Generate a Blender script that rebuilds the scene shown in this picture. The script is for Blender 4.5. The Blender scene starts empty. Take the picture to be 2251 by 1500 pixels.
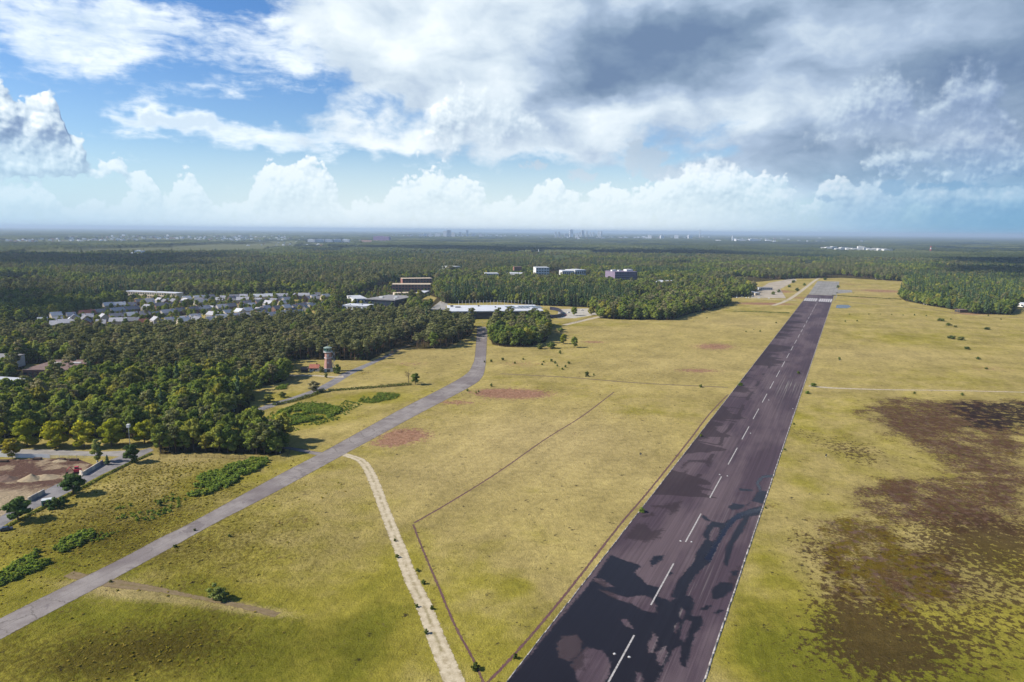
import bpy, bmesh, math, random, os
import numpy as np
from mathutils import Vector, Matrix
R = math.radians
random.seed(7)
RNG = np.random.default_rng(11)
SC = bpy.context.scene
COL = SC.collection

# ---------------------------------------------------------------- camera
CAM_H = 115.0
FPX = 1500.67            # focal length in photo pixels (24 mm on a 36 mm sensor, 2251 px wide)
PITCH, ROLL = R(9.16), R(0.535)
f0 = Vector((0, math.cos(PITCH), -math.sin(PITCH)))
r0 = Vector((1, 0, 0)); u0 = r0.cross(f0)
CR = r0 * math.cos(ROLL) + u0 * math.sin(ROLL)
CU = u0 * math.cos(ROLL) - r0 * math.sin(ROLL)
cam = bpy.data.cameras.new('camera'); cam.lens = 24.0; cam.sensor_width = 36.0
cam.clip_start = 1.0; cam.clip_end = 200000.0
cam_o = bpy.data.objects.new('camera', cam); COL.objects.link(cam_o)
m = Matrix((CR, CU, -f0)).transposed().to_4x4(); m.translation = (0, 0, CAM_H)
cam_o.matrix_world = m
SC.camera = cam_o

def ray(px, py):
    return (f0 + CR * ((px - 1125.5) / FPX) - CU * ((py - 750.0) / FPX)).normalized()
def G(px, py, z=0.0):
    """where the line of sight through a photo position meets the plane at height z"""
    d = ray(px, py); t = (z - CAM_H) / d.z
    return (d.x * t, d.y * t)
def GP(pts, z=0.0):
    return [G(x, y, z) for x, y in pts]
def AE(px, py):
    d = ray(px, py)
    return math.degrees(math.atan2(d.x, d.y)), math.degrees(math.asin(d.z))

def lin(r, g, b):
    f = lambda c: (c / 255 / 12.92) if c <= 10 else (((c / 255) + .055) / 1.055) ** 2.4
    return (f(r), f(g), f(b), 1.0)

# ---------------------------------------------------------------- view / render
SC.view_settings.view_transform = 'Standard'; SC.view_settings.look = 'None'
SC.view_settings.exposure = 1.05; SC.view_settings.gamma = 1.0
SC.view_settings.use_curve_mapping = False
SC.render.engine = 'CYCLES'
SC.cycles.use_denoising = True
SC.cycles.max_bounces = 5; SC.cycles.diffuse_bounces = 2; SC.cycles.glossy_bounces = 2
SC.cycles.transparent_max_bounces = 12; SC.cycles.volume_bounces = 0
SC.cycles.caustics_reflective = False; SC.cycles.caustics_refractive = False

# ---------------------------------------------------------------- sun
SUN_EL = 38.0
SUN_TO = Vector((-0.99, -0.12, 0)).normalized() * math.cos(R(SUN_EL)) + Vector((0, 0, math.sin(R(SUN_EL))))
sd = bpy.data.lights.new('sun', 'SUN'); sd.energy = 3.7; sd.angle = R(1.5); sd.color = (1.0, 0.94, 0.84)
so = bpy.data.objects.new('sun', sd); COL.objects.link(so)
so.rotation_euler = SUN_TO.to_track_quat('Z', 'Y').to_euler(); so.location = (-400, 200, 600)

# ---------------------------------------------------------------- node helper
class NT:
    def __init__(s, tree): s.t = tree; s.n = tree.nodes; s.l = tree.links
    def new(s, typ, **kw):
        n = s.n.new(typ)
        for k, v in kw.items(): setattr(n, k, v)
        return n
    def put(s, sock, v):
        if isinstance(v, bpy.types.NodeSocket): s.l.new(v, sock)
        elif v is not None: sock.default_value = v
    def m(s, op, a, b=None, c=None, clamp=False):
        n = s.new('ShaderNodeMath', operation=op, use_clamp=clamp)
        for i, v in enumerate((a, b, c)):
            if v is not None: s.put(n.inputs[i], v)
        return n.outputs[0]
    def v(s, op, a, b=None, scale=None):
        n = s.new('ShaderNodeVectorMath', operation=op)
        s.put(n.inputs[0], a)
        if b is not None: s.put(n.inputs[1], b)
        if scale is not None: s.put(n.inputs['Scale'], scale)
        return n.outputs['Value'] if op in ('LENGTH', 'DOT_PRODUCT', 'DISTANCE') else n.outputs[0]
    def xyz(s, x=0.0, y=0.0, z=0.0):
        n = s.new('ShaderNodeCombineXYZ')
        for i, v in enumerate((x, y, z)): s.put(n.inputs[i], v)
        return n.outputs[0]
    def sep(s, v):
        n = s.new('ShaderNodeSeparateXYZ'); s.put(n.inputs[0], v); return n.outputs
    def noise(s, vec, scale=1.0, detail=5.0, rough=0.55, dist=0.0, lac=2.0, out=0):
        n = s.new('ShaderNodeTexNoise', noise_dimensions='2D')
        s.put(n.inputs['Vector'], vec); s.put(n.inputs['Scale'], scale); s.put(n.inputs['Detail'], detail)
        s.put(n.inputs['Roughness'], rough); s.put(n.inputs['Distortion'], dist); s.put(n.inputs['Lacunarity'], lac)
        return n.outputs[out]
    def voro(s, vec, scale=1.0, feature='F1', out='Distance', rand=1.0):
        n = s.new('ShaderNodeTexVoronoi', feature=feature, voronoi_dimensions='2D')
        s.put(n.inputs['Vector'], vec); s.put(n.inputs['Scale'], scale); s.put(n.inputs['Randomness'], rand)
        return n.outputs[out]
    def ss(s, v, lo, hi, a=0.0, b=1.0):
        n = s.new('ShaderNodeMapRange', interpolation_type='SMOOTHSTEP')
        for i, x in enumerate((v, lo, hi, a, b)): s.put(n.inputs[i], x)
        return n.outputs[0]
    def lerp(s, v, lo, hi, a=0.0, b=1.0, clamp=True):
        n = s.new('ShaderNodeMapRange'); n.clamp = clamp
        for i, x in enumerate((v, lo, hi, a, b)): s.put(n.inputs[i], x)
        return n.outputs[0]
    def mix(s, f, a, b, blend='MIX'):
        n = s.new('ShaderNodeMix', data_type='RGBA', blend_type=blend)
        s.put(n.inputs[0], f); s.put(n.inputs[6], a); s.put(n.inputs[7], b)
        return n.outputs[2]
    def ramp(s, f, stops):
        n = s.new('ShaderNodeValToRGB'); s.put(n.inputs[0], f)
        e = n.color_ramp.elements
        while len(e) < len(stops): e.new(0.5)
        for i, (p, c) in enumerate(stops): e[i].position = p; e[i].color = c
        return n.outputs[0]
    def attr(s, name, out='Fac'):
        n = s.new('ShaderNodeAttribute', attribute_name=name); return n.outputs[out]
    def mapping(s, vec, loc=(0, 0, 0), rot=(0, 0, 0), scale=(1, 1, 1), kind='POINT'):
        n = s.new('ShaderNodeMapping', vector_type=kind)
        s.put(n.inputs[0], vec); n.inputs[1].default_value = loc; n.inputs[2].default_value = rot; n.inputs[3].default_value = scale
        return n.outputs[0]

# ---------------------------------------------------------------- sky
world = bpy.data.worlds.new("World"); SC.world = world; world.use_nodes = True
wt = world.node_tree; wt.nodes.clear(); W = NT(wt)
PPD = 26.2     # photo pixels per degree near the horizon
def blob_field(N, vec, blobs, op='ADD'):
    """soft round lumps at sky directions; each (px, py, rx, ry, weight[, tilt])"""
    acc = None
    for b in blobs:
        px, py, rx, ry, w = b[:5]; tilt = b[5] if len(b) > 5 else 0.0
        a, e = AE(px, py)
        mp = N.mapping(vec, (a, e, 0), (0, 0, R(-tilt)), (rx / PPD, ry / PPD, 1), 'TEXTURE')
        g = N.new('ShaderNodeTexGradient', gradient_type='SPHERICAL'); N.put(g.inputs[0], mp)
        k = N.m('MULTIPLY', N.ss(g.outputs[1], 0.0, 1.0), w) if op == 'ADD' else N.m('MULTIPLY', N.m('POWER', g.outputs[1], 0.6), w)
        acc = k if acc is None else N.m(op, acc, k)
    return acc
def group(name, build):
    g = bpy.data.node_groups.new(name, 'ShaderNodeTree')
    g.interface.new_socket('Vector', in_out='INPUT', socket_type='NodeSocketVector')
    g.interface.new_socket('Value', in_out='OUTPUT', socket_type='NodeSocketFloat')
    N = NT(g); i = N.new('NodeGroupInput'); o = N.new('NodeGroupOutput')
    N.put(o.inputs[0], build(N, i.outputs[0])); return g
def use(N, g, vec):
    n = N.new('ShaderNodeGroup'); n.node_tree = g; N.put(n.inputs[0], vec); return n.outputs[0]

# heaped clouds: layers between a base line and a lumpy top line, their surface broken up by billows
AZ0, AZ1 = -46.0, 46.0
def curve(N, azn, pts, lo=0.0, hi=20.0):
    """a line across the sky given by photo positions; returns its elevation in degrees"""
    n = N.new('ShaderNodeFloatCurve'); c = n.mapping.curves[0]
    ae = [AE(*p) for p in pts]
    xs = [((a - AZ0) / (AZ1 - AZ0), min(1, max(0, (e - lo) / (hi - lo)))) for a, e in ae]
    c.points[0].location = (0.0, xs[0][1]); c.points[1].location = (1.0, xs[-1][1])
    for x, y in xs: c.points.new(x, y)
    n.mapping.update(); N.put(n.inputs[1], azn)
    return N.m('MULTIPLY_ADD', n.outputs[0], hi - lo, lo)
HEAPS = [  # (top line, base line, softness of top and base in degrees)
    ([(-140, 150), (0, 190), (40, 232), (75, 215), (100, 205), (125, 205), (145, 240), (160, 285), (185, 300), (205, 345), (235, 372), (262, 345), (278, 370), (292, 396), (330, 450), (2251, 450)],
     [(-140, 392), (250, 390), (292, 390), (330, 410), (2251, 410)], .62, .85),
    ([(-140, 410), (20, 402), (60, 392), (90, 404), (130, 442), (200, 456), (255, 438), (275, 386), (305, 376), (332, 388), (352, 436), (372, 426), (390, 394), (412, 384), (436, 402), (470, 448), (530, 450), (552, 414), (576, 376), (622, 358), (655, 346), (696, 370), (736, 420),
      (766, 452), (800, 444), (838, 452), (856, 416), (890, 396), (960, 384), (1000, 394), (1052, 420), (1085, 446), (1150, 436), (1205, 402), (1240, 422), (1290, 446), (1330, 416), (1400, 420), (1455, 378), (1510, 356), (1580, 358), (1650, 388), (1720, 392), (1775, 456), (1800, 416), (1850, 400), (1960, 402), (2150, 406), (2300, 406)],
     [(-140, 486), (2300, 490)], .55, .3),
    ([(-140, 500), (860, 400), (930, 290), (965, 225), (1010, 200), (1060, 206), (1110, 205), (1160, 230), (1195, 290), (1260, 400), (1680, 420), (1760, 300), (1825, 215), (1880, 180), (1930, 145), (1975, 152), (2010, 205), (2060, 190), (2130, 148), (2170, 152), (2210, 230), (2251, 330), (2330, 400)],
     [(-140, 330), (940, 322), (1180, 312), (1300, 330), (1700, 300), (1900, 298), (2251, 288)], .34, .26),
    ([(-140, 520), (1840, 480), (1900, 370), (1950, 320), (2050, 300), (2090, 268), (2160, 262), (2230, 290), (2290, 340), (2340, 400)],
     [(-140, 380), (1900, 378), (2300, 384)], .3, .3),
]
def cum_build(N, p):
    w1 = N.noise(p, 0.3, 3, .55, out=1)
    q = N.v('ADD', p, N.v('MULTIPLY', N.v('SUBTRACT', w1, (.5, .5, .5)), (2.2, 1.3, 0)))
    qx, qy, _ = N.sep(q)
    azn = N.lerp(qx, AZ0, AZ1)
    acc = None
    for top, bot, kt, kb in HEAPS:
        t = N.m('SUBTRACT', curve(N, azn, top), qy)
        t = N.m('MULTIPLY', t, kt)
        d = N.m('MINIMUM', N.m('MULTIPLY', N.m('SUBTRACT', qy, curve(N, azn, bot)), kb), .75)
        k = N.m('MINIMUM', N.m('MINIMUM', t, d), .95)
        acc = k if acc is None else N.m('MAXIMUM', acc, k)
    px_, py_, _ = N.sep(p)
    soft = N.m('MULTIPLY', N.ss(px_, -14, 2), N.ss(py_, 4.2, 6.5)); low = N.ss(py_, 6.0, 3.0)
    nl = N.noise(p, .5, 3, .55); nh = N.noise(p, 1.5, 5, .6)
    jig = N.v('MULTIPLY', N.v('SUBTRACT', N.noise(p, 1.5, 2, .5, out=1), (.5, .5, .5)), (.9, .9, 0))
    bil = N.voro(N.v('ADD', q, jig), .85); bil2 = N.voro(N.v('ADD', p, N.v('SCALE', jig, scale=.5)), 2.2)
    x = N.m('MULTIPLY_ADD', N.m('SUBTRACT', nl, .5), N.m('MULTIPLY_ADD', low, -.35, 1.05), N.m('ADD', acc, .50))
    x = N.m('MULTIPLY_ADD', N.m('SUBTRACT', nh, .5), N.m('MULTIPLY_ADD', soft, .1, .5), x)
    hard = N.m('MULTIPLY_ADD', soft, -.85, 1.0)
    x = N.m('MULTIPLY_ADD', N.m('SUBTRACT', .5, bil), N.m('MULTIPLY', hard, N.m('MULTIPLY_ADD', low, -.22, .62)), x)
    return N.m('MULTIPLY_ADD', N.m('SUBTRACT', .45, bil2), N.m('MULTIPLY', hard, N.m('MULTIPLY_ADD', low, .16, .14)), x)
g_cum = group('heaped_clouds', cum_build)

SHEET = [(1550, 60, 1000, 340, 1.0), (960, 110, 420, 180, .8), (1150, 270, 420, 150, .75), (2100, 250, 600, 380, 1.0), (820, 15, 280, 110, .5), (800, 300, 260, 70, .5)]
DARK = [(1400, 110, 330, 130, .95, -6), (1640, 90, 330, 110, .4), (2251, 130, 320, 340, .5), (1290, 190, 170, 70, .5), (1800, 330, 340, 80, .45), (2000, 500, 300, 50, .35), (1850, 90, 260, 60, -.25), (1560, 245, 380, 50, -.4)]
WISP = [(140, 110, 200, 90, .8), (330, 70, 200, 70, .5), (540, 100, 190, 80, .5), (390, 268, 170, 26, .95), (440, 200, 220, 44, .6, -10), (640, 308, 420, 40, .7, 2), (150, 10, 330, 60, .6), (720, 90, 200, 130, .6)]
SCUD = [(1420, 352, 66, 50, 1), (1400, 325, 36, 30, .9), (1450, 378, 76, 26, .95), (1180, 362, 46, 20, .8), (1275, 385, 50, 24, .8), (1970, 410, 44, 26, .9), (2090, 408, 90, 14, .8), (1820, 437, 50, 10, .75)]

gen = W.new('ShaderNodeTexCoord').outputs['Generated']
dx, dy, dz = W.sep(gen)
az = W.m('MULTIPLY', W.m('ARCTAN2', dx, dy), 57.29578)
el = W.m('MULTIPLY', W.m('ARCSINE', dz), 57.29578)
P = W.xyz(az, el, 0.0)
zz = W.m('MAXIMUM', W.m('ADD', dz, .06), .02)
Q = W.xyz(W.m('DIVIDE', dx, zz), W.m('DIVIDE', dy, zz), 0.0)      # on a flat cloud deck

sky = W.new('ShaderNodeTexSky', sky_type='NISHITA'); sky.sun_disc = False
sky.sun_elevation = R(SUN_EL); sky.sun_rotation = math.atan2(SUN_TO.x, SUN_TO.y)
sky.altitude = 100; sky.air_density = 1.0; sky.dust_density = 0.6; sky.ozone_density = 2.2
SKY_K = 0.10
base = W.v('SCALE', sky.outputs[0], scale=SKY_K)
base = W.mix(1.0, base, W.mix(W.ss(el, 4, 16), (.80, .95, 1.12, 1), (.50, .77, 1.08, 1)), 'MULTIPLY')

# soft flat veils and wisps among the blue
wp = W.v('MULTIPLY', P, (.16, .62, 1))
wn = W.noise(W.v('ADD', wp, W.v('MULTIPLY', W.noise(P, .3, 3, out=1), (.5, .5, 0))), 1.0, 6, .62)
wb = blob_field(W, W.v('ADD', P, W.v('MULTIPLY', W.v('SUBTRACT', W.noise(P, .35, 3, .5, out=1), (.5, .5, .5)), (5, 2.2, 0))), WISP)
wfine = W.noise(W.v('MULTIPLY', P, (.8, 1.5, 1)), 1.0, 6, .6)
wa = W.ss(W.m('ADD', W.m('MULTIPLY_ADD', wn, 1.5, -.72), W.m('MULTIPLY_ADD', W.m('SUBTRACT', wfine, .5), .5, wb)), .18, .95)
wcol = W.mix(W.ss(W.m('MULTIPLY_ADD', W.m('SUBTRACT', wfine, .5), 1.0, W.m('SUBTRACT', wb, .1)), .35, 1.0), lin(232, 240, 245), lin(196, 212, 226))
col = W.mix(W.m('MULTIPLY', wa, .93), base, wcol)

# the broad sheet
sp = W.v('MULTIPLY', P, (.11, .2, 1))
warp = W.v('MULTIPLY', W.v('SUBTRACT', W.noise(sp, 1.4, 4, .55, out=1), (.5, .5, .5)), (7, 4, 0))
PW = W.v('ADD', P, warp)
sb = blob_field(W, PW, SHEET)
sn = W.noise(W.v('MULTIPLY', W.v('ADD', P, W.v('SCALE', warp, scale=.35)), (.15, .24, 1)), 1.3, 6, .56)
sa = W.ss(W.m('MULTIPLY_ADD', W.m('SUBTRACT', sn, .5), 1.3, sb), .22, .62)
db = blob_field(W, PW, DARK)
sn2 = W.noise(W.v('ADD', W.v('MULTIPLY', W.v('ADD', P, W.v('SCALE', warp, scale=.5)), (.13, .23, 1)), (7, 3, 0)), 1.2, 7, .52)
dv = W.m('MULTIPLY_ADD', W.m('SUBTRACT', sn2, .5), 1.05, W.m('MULTIPLY_ADD', db, .62, W.ss(az, -14, 30, .17, .54)))
scol = W.ramp(dv, [(0.0, lin(224, 232, 237)), (.25, lin(196, 209, 220)), (.5, lin(158, 176, 198)), (.78, lin(122, 143, 168)), (1.0, lin(102, 124, 154))])
col = W.mix(sa, col, scol)

# heaps with lit tops and grey bases
c0 = use(W, g_cum, P)
c1 = use(W, g_cum, W.v('ADD', P, (-.35, .75, 0)))
c2 = use(W, g_cum, W.v('ADD', P, (-.12, .22, 0)))
soft = W.m('MULTIPLY', W.ss(az, -14, 2), W.ss(el, 4.2, 6.5))
ca = W.ss(c0, W.m('MULTIPLY_ADD', soft, -.12, .40), W.m('MULTIPLY_ADD', soft, .42, .60))
rel = W.m('ADD', W.m('MULTIPLY', W.m('SUBTRACT', c0, c1), W.m('MULTIPLY_ADD', soft, -.22, .5)), W.m('MULTIPLY', W.m('SUBTRACT', c0, c2), W.m('MULTIPLY_ADD', soft, -.3, .5)))
lowb = W.lerp(el, 1.0, 9.0, .16, -.04)
rightd = W.m('ADD', W.ss(az, 12.0, 36.0, 0.0, -.34), W.m('MULTIPLY', W.ss(az, -24.0, -30.0), W.ss(el, 3.5, 5.0, 0.0, -.20)))
sh = W.m('ADD', W.m('ADD', W.m('ADD', rel, .62), lowb), rightd)
ccol = W.ramp(sh, [(0.0, lin(104, 126, 160)), (.28, lin(138, 158, 186)), (.52, lin(180, 196, 211)), (.78, lin(212, 223, 230)), (1.0, lin(238, 241, 243))])
col = W.mix(W.m('MULTIPLY', ca, W.lerp(el, 2.0, 6.5, .50, .92)), col, ccol)

# small dark scraps in front of the far heaps
sc_n = W.noise(P, 1.1, 6, .6)
sc_b = blob_field(W, W.v('ADD', P, W.v('MULTIPLY', W.v('SUBTRACT', W.noise(P, .8, 3, out=1), (.5, .5, .5)), (1.2, .7, 0))), SCUD, 'MAXIMUM')
sc_a = W.ss(W.m('MULTIPLY_ADD', W.m('SUBTRACT', sc_n, .5), 1.1, sc_b), .4, .68)
col = W.mix(W.m('MULTIPLY', sc_a, .85), col, W.mix(W.ss(az, 8, 25), lin(168, 184, 200), lin(118, 148, 180)))

# air towards the horizon
hz = W.m('POWER', W.lerp(el, 0.0, 6.4, 1.0, 0.0), 1.0)
hcol = W.mix(W.ss(az, 8.0, 36.0), W.mix(W.ss(az, -38, -10), lin(178, 207, 226), lin(216, 229, 236)), lin(110, 162, 196))
col = W.mix(W.m('MULTIPLY', hz, .93), col, hcol)
bg = W.new('ShaderNodeBackground'); W.put(bg.inputs[0], col); bg.inputs[1].default_value = 0.63
wo = W.new('ShaderNodeOutputWorld'); W.l.new(bg.outputs[0], wo.inputs[0])
world.cycles.sampling_method = 'MANUAL'; world.cycles.sample_map_resolution = 512

# ================================================================ helpers for objects
def tag(o, label=None, cat=None, grp=None, kind=None):
    if label: o['label'] = label
    if cat: o['category'] = cat
    if grp: o['group'] = grp
    if kind: o['kind'] = kind
    return o
def link(o, parent=None):
    COL.objects.link(o)
    if parent is not None: o.parent = parent
    return o
def npmesh(name, V, F, mat=None, attrs=None, smooth=False, mats=None, mi=None):
    """V (n,3); F list of arrays, each (k,3) or (k,4)"""
    V = np.asarray(V, np.float32); me = bpy.data.meshes.new(name)
    F = [np.asarray(x, np.int32) for x in (F if isinstance(F, list) else [F]) if len(x)]
    loops = np.concatenate([x.ravel() for x in F]); sizes = np.concatenate([np.full(len(x), x.shape[1], np.int32) for x in F])
    me.vertices.add(len(V)); me.vertices.foreach_set('co', V.ravel())
    me.loops.add(len(loops)); me.loops.foreach_set('vertex_index', loops)
    me.polygons.add(len(sizes)); me.polygons.foreach_set('loop_start', np.concatenate([[0], np.cumsum(sizes)[:-1]]).astype(np.int32))
    me.polygons.foreach_set('loop_total', sizes)
    if mi is not None: me.polygons.foreach_set('material_index', np.asarray(mi, np.int32))
    me.update(calc_edges=True); me.validate()
    if smooth: me.polygons.foreach_set('use_smooth', np.ones(len(sizes), bool))
    for k, a in (attrs or {}).items():
        at = me.attributes.new(k, 'FLOAT', 'POINT'); at.data.foreach_set('value', np.asarray(a, np.float32))
    for mm in (mats or ([mat] if mat else [])): me.materials.append(mm)
    return me
def obj(name, me, parent=None, loc=(0, 0, 0), rz=0.0):
    o = bpy.data.objects.new(name, me); o.location = loc; o.rotation_euler = (0, 0, rz)
    return link(o, parent)
def material(name, build, rough=0.9, spec=0.25):
    mt = bpy.data.materials.new(name); mt.use_nodes = True; t = mt.node_tree; t.nodes.clear(); N = NT(t)
    b = N.new('ShaderNodeBsdfPrincipled'); out = N.new('ShaderNodeOutputMaterial'); t.links.new(b.outputs[0], out.inputs[0])
    b.inputs['Roughness'].default_value = rough; b.inputs['Specular IOR Level'].default_value = spec
    build(N, b, out); return mt
def pos(N): return N.new('ShaderNodeNewGeometry').outputs['Position']
def plain(name, c, rough=.8, spec=.3, var=.18, scale=.6, metal=0.0):
    """weathered single-colour surface: soft blotches and faint streaks"""
    def b(N, B, out):
        p = N.new('ShaderNodeTexCoord').outputs['Object']
        n3 = N.new('ShaderNodeTexNoise'); N.put(n3.inputs['Vector'], p); n3.inputs['Scale'].default_value = scale; n3.inputs['Detail'].default_value = 5
        k = N.lerp(n3.outputs[0], .3, .7, 1 - var, 1 + var)
        N.put(B.inputs['Base Color'], N.v('SCALE', c[:3], scale=k)); B.inputs['Metallic'].default_value = metal
    return material(name, b, rough, spec)

def h2(ix, iy, seed):
    a = (ix.astype(np.int64) * 374761393 + iy.astype(np.int64) * 668265263 + seed * 1274126177) & 0xffffffff
    a = ((a ^ (a >> 13)) * 1274126177) & 0xffffffff
    return ((a ^ (a >> 16)) & 0xffffff) / float(0xffffff)
def vnoise(x, y, seed=0):
    ix = np.floor(x); iy = np.floor(y); fx = x - ix; fy = y - iy
    fx = fx * fx * (3 - 2 * fx); fy = fy * fy * (3 - 2 * fy); ix = ix.astype(np.int64); iy = iy.astype(np.int64)
    a = h2(ix, iy, seed); b = h2(ix + 1, iy, seed); c = h2(ix, iy + 1, seed); d = h2(ix + 1, iy + 1, seed)
    return (a + (b - a) * fx) * (1 - fy) + (c + (d - c) * fx) * fy
def fbm(x, y, seed=0, oct=4):
    s = 0; a = .5; t = 0
    for k in range(oct):
        s = s + a * vnoise(x * 2 ** k, y * 2 ** k, seed + k); t += a; a *= .5
    return s / t
def worley(x, y, seed=0):
    ix = np.floor(x).astype(np.int64); iy = np.floor(y).astype(np.int64); best = np.full(x.shape, 9.0); bid = np.zeros(x.shape)
    for i in (-1, 0, 1):
        for j in (-1, 0, 1):
            cx = ix + i; cy = iy + j
            d = (cx + h2(cx, cy, seed) - x) ** 2 + (cy + h2(cx, cy, seed + 9) - y) ** 2
            k = d < best; best = np.where(k, d, best); bid = np.where(k, h2(cx, cy, seed + 5), bid)
    return np.sqrt(best), bid
def sd_poly(X, Y, poly):
    """distance to a closed outline in metres, positive inside"""
    p = np.asarray(poly, float); d = np.full(X.shape, 1e12); ins = np.zeros(X.shape, bool)
    for (x0, y0), (x1, y1) in zip(p, np.roll(p, -1, 0)):
        ex, ey = x1 - x0, y1 - y0; wx, wy = X - x0, Y - y0
        t = np.clip((wx * ex + wy * ey) / (ex * ex + ey * ey + 1e-9), 0, 1)
        d = np.minimum(d, (wx - ex * t) ** 2 + (wy - ey * t) ** 2)
        c = ((y0 <= Y) & (y1 > Y)) | ((y1 <= Y) & (y0 > Y))
        with np.errstate(divide='ignore', invalid='ignore'):
            ins ^= c & (X < x0 + (Y - y0) / (y1 - y0) * ex)
    d = np.sqrt(d); return np.where(ins, d, -d)
def d_line(X, Y, pts):
    d = np.full(X.shape, 1e12); p = np.asarray(pts, float)
    for (x0, y0), (x1, y1) in zip(p[:-1], p[1:]):
        ex, ey = x1 - x0, y1 - y0; wx, wy = X - x0, Y - y0
        t = np.clip((wx * ex + wy * ey) / (ex * ex + ey * ey + 1e-9), 0, 1)
        d = np.minimum(d, (wx - ex * t) ** 2 + (wy - ey * t) ** 2)
    return np.sqrt(d)
def sst(x, a, b):
    t = np.clip((x - a) / (b - a), 0, 1); return t * t * (3 - 2 * t)
def within(X, Y, poly):
    p = np.asarray(poly); return sd_poly(X, Y, p) > 0

# ================================================================ where the land lies
RW_DIR = Vector((math.sin(R(26.3)), math.cos(R(26.3)))); RW_NRM = Vector((RW_DIR.y, -RW_DIR.x))
RW_O = Vector((-54.3, 0.0)); RW_HALF = 22.55
def RW(s, t): return (RW_O.x + RW_DIR.x * s + RW_NRM.x * t, RW_O.y + RW_DIR.y * s + RW_NRM.y * t)
def rw_st(X, Y):
    dx, dy = X - RW_O.x, Y - RW_O.y
    return dx * RW_DIR.x + dy * RW_DIR.y, dx * RW_NRM.x + dy * RW_NRM.y
RW_END = rw_st(*[np.array(v) for v in G(1805, 649)])[0]

# woods, as outlines of where trunks stand
WOOD_MAIN = [(-420, 960), (-60, 985), (150, 986), (330, 984), (420, 952), (470, 932), (548, 903), (552, 872), (535, 858), (600, 846), (632, 836), (622, 800), (660, 790), (775, 793), (812, 793), (862, 768), (882, 765), (935, 768), (985, 764),
             (1035, 738), (1046, 716), (1000, 716), (920, 708), (875, 700), (800, 712), (740, 716), (690, 722), (640, 720), (560, 724), (470, 738), (390, 746), (250, 748), (100, 747), (0, 738), (-420, 738)]
WOOD_CLEAR = [[(30, 838), (190, 838), (205, 805), (60, 800)], [(-200, 880), (40, 880), (60, 850), (-200, 838)], [(150, 915), (320, 915), (330, 897), (180, 897)], [(-420, 1000), (338, 1000), (338, 964), (-420, 964)]]
COPSE_TAXI = [(350, 1000), (430, 996), (520, 998), (600, 1002), (628, 996), (622, 968), (560, 958), (480, 955), (400, 958), (345, 976)]
COPSE_MUSEUM = [(1075, 735), (1082, 758), (1110, 763), (1165, 763), (1200, 752), (1207, 735), (1205, 716), (1180, 708), (1120, 706), (1085, 712)]
CONIFER_ROW = [(970, 668), (1090, 664), (1185, 672), (1290, 676), (1330, 684), (1400, 668), (1390, 650), (1300, 648), (1180, 648), (1060, 640), (985, 648)]
WOOD_FIELD = [(1312, 700), (1360, 703), (1480, 704), (1492, 698), (1510, 692), (1560, 681), (1600, 672), (1604, 664), (1550, 658), (1480, 657), (1440, 662), (1395, 672), (1320, 685)]
WOOD_RIGHT = [(1976, 652), (1990, 662), (2040, 672), (2090, 680), (2140, 690), (2222, 693), (2240, 670), (2300, 672), (2700, 690), (2700, 600), (2251, 612), (2100, 617), (1985, 619), (1990, 640)]
WOOD_BEHIND = [(-500, 722), (-10, 717), (95, 704), (160, 693), (250, 672), (300, 657), (430, 654), (560, 650), (650, 647), (760, 642), (820, 634), (870, 620), (960, 612), (985, 612), (1060, 606), (1180, 616), (1240, 614), (1340, 618), (1420, 622), (1520, 626), (1620, 622),
               (1665, 620), (1740, 613), (1850, 611), (1985, 619), (2251, 612), (2800, 608), (2800, 545), (1125, 536), (-500, 530)]
MID_BAND = [(930, 690), (960, 655), (920, 640), (960, 612), (1060, 606), (1180, 616), (1420, 622), (1620, 624), (1665, 640), (1640, 652), (1600, 655), (1500, 652), (1440, 650), (1400, 650), (1300, 648), (1180, 648), (1060, 640), (985, 648), (960, 668)]
VILLAGE = [(60, 722), (95, 704), (160, 693), (250, 672), (300, 655), (430, 654), (560, 650), (700, 645), (730, 660), (700, 715), (560, 724), (390, 746), (250, 748), (60, 747)]
w_main, w_field, w_right = GP(WOOD_MAIN), GP(WOOD_FIELD), GP(WOOD_RIGHT)
w_behind, w_band, w_row, w_taxi, w_mus, village = GP(WOOD_BEHIND), GP(MID_BAND), GP(CONIFER_ROW), GP(COPSE_TAXI), GP(COPSE_MUSEUM), GP(VILLAGE)
WOOD_GAP = [(690, 722), (740, 716), (800, 712), (875, 700), (922, 708), (930, 690), (925, 660), (960, 640), (960, 612), (870, 620), (820, 634), (760, 642), (700, 646), (735, 662), (705, 700)]
w_gap = GP(WOOD_GAP)
w_clear = [GP(q) for q in WOOD_CLEAR]
SITE = [(-160, 1100), (0, 1010), (168, 1008), (205, 1022), (150, 1062), (75, 1100), (0, 1150), (-160, 1240)]
site = GP(SITE)

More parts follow.
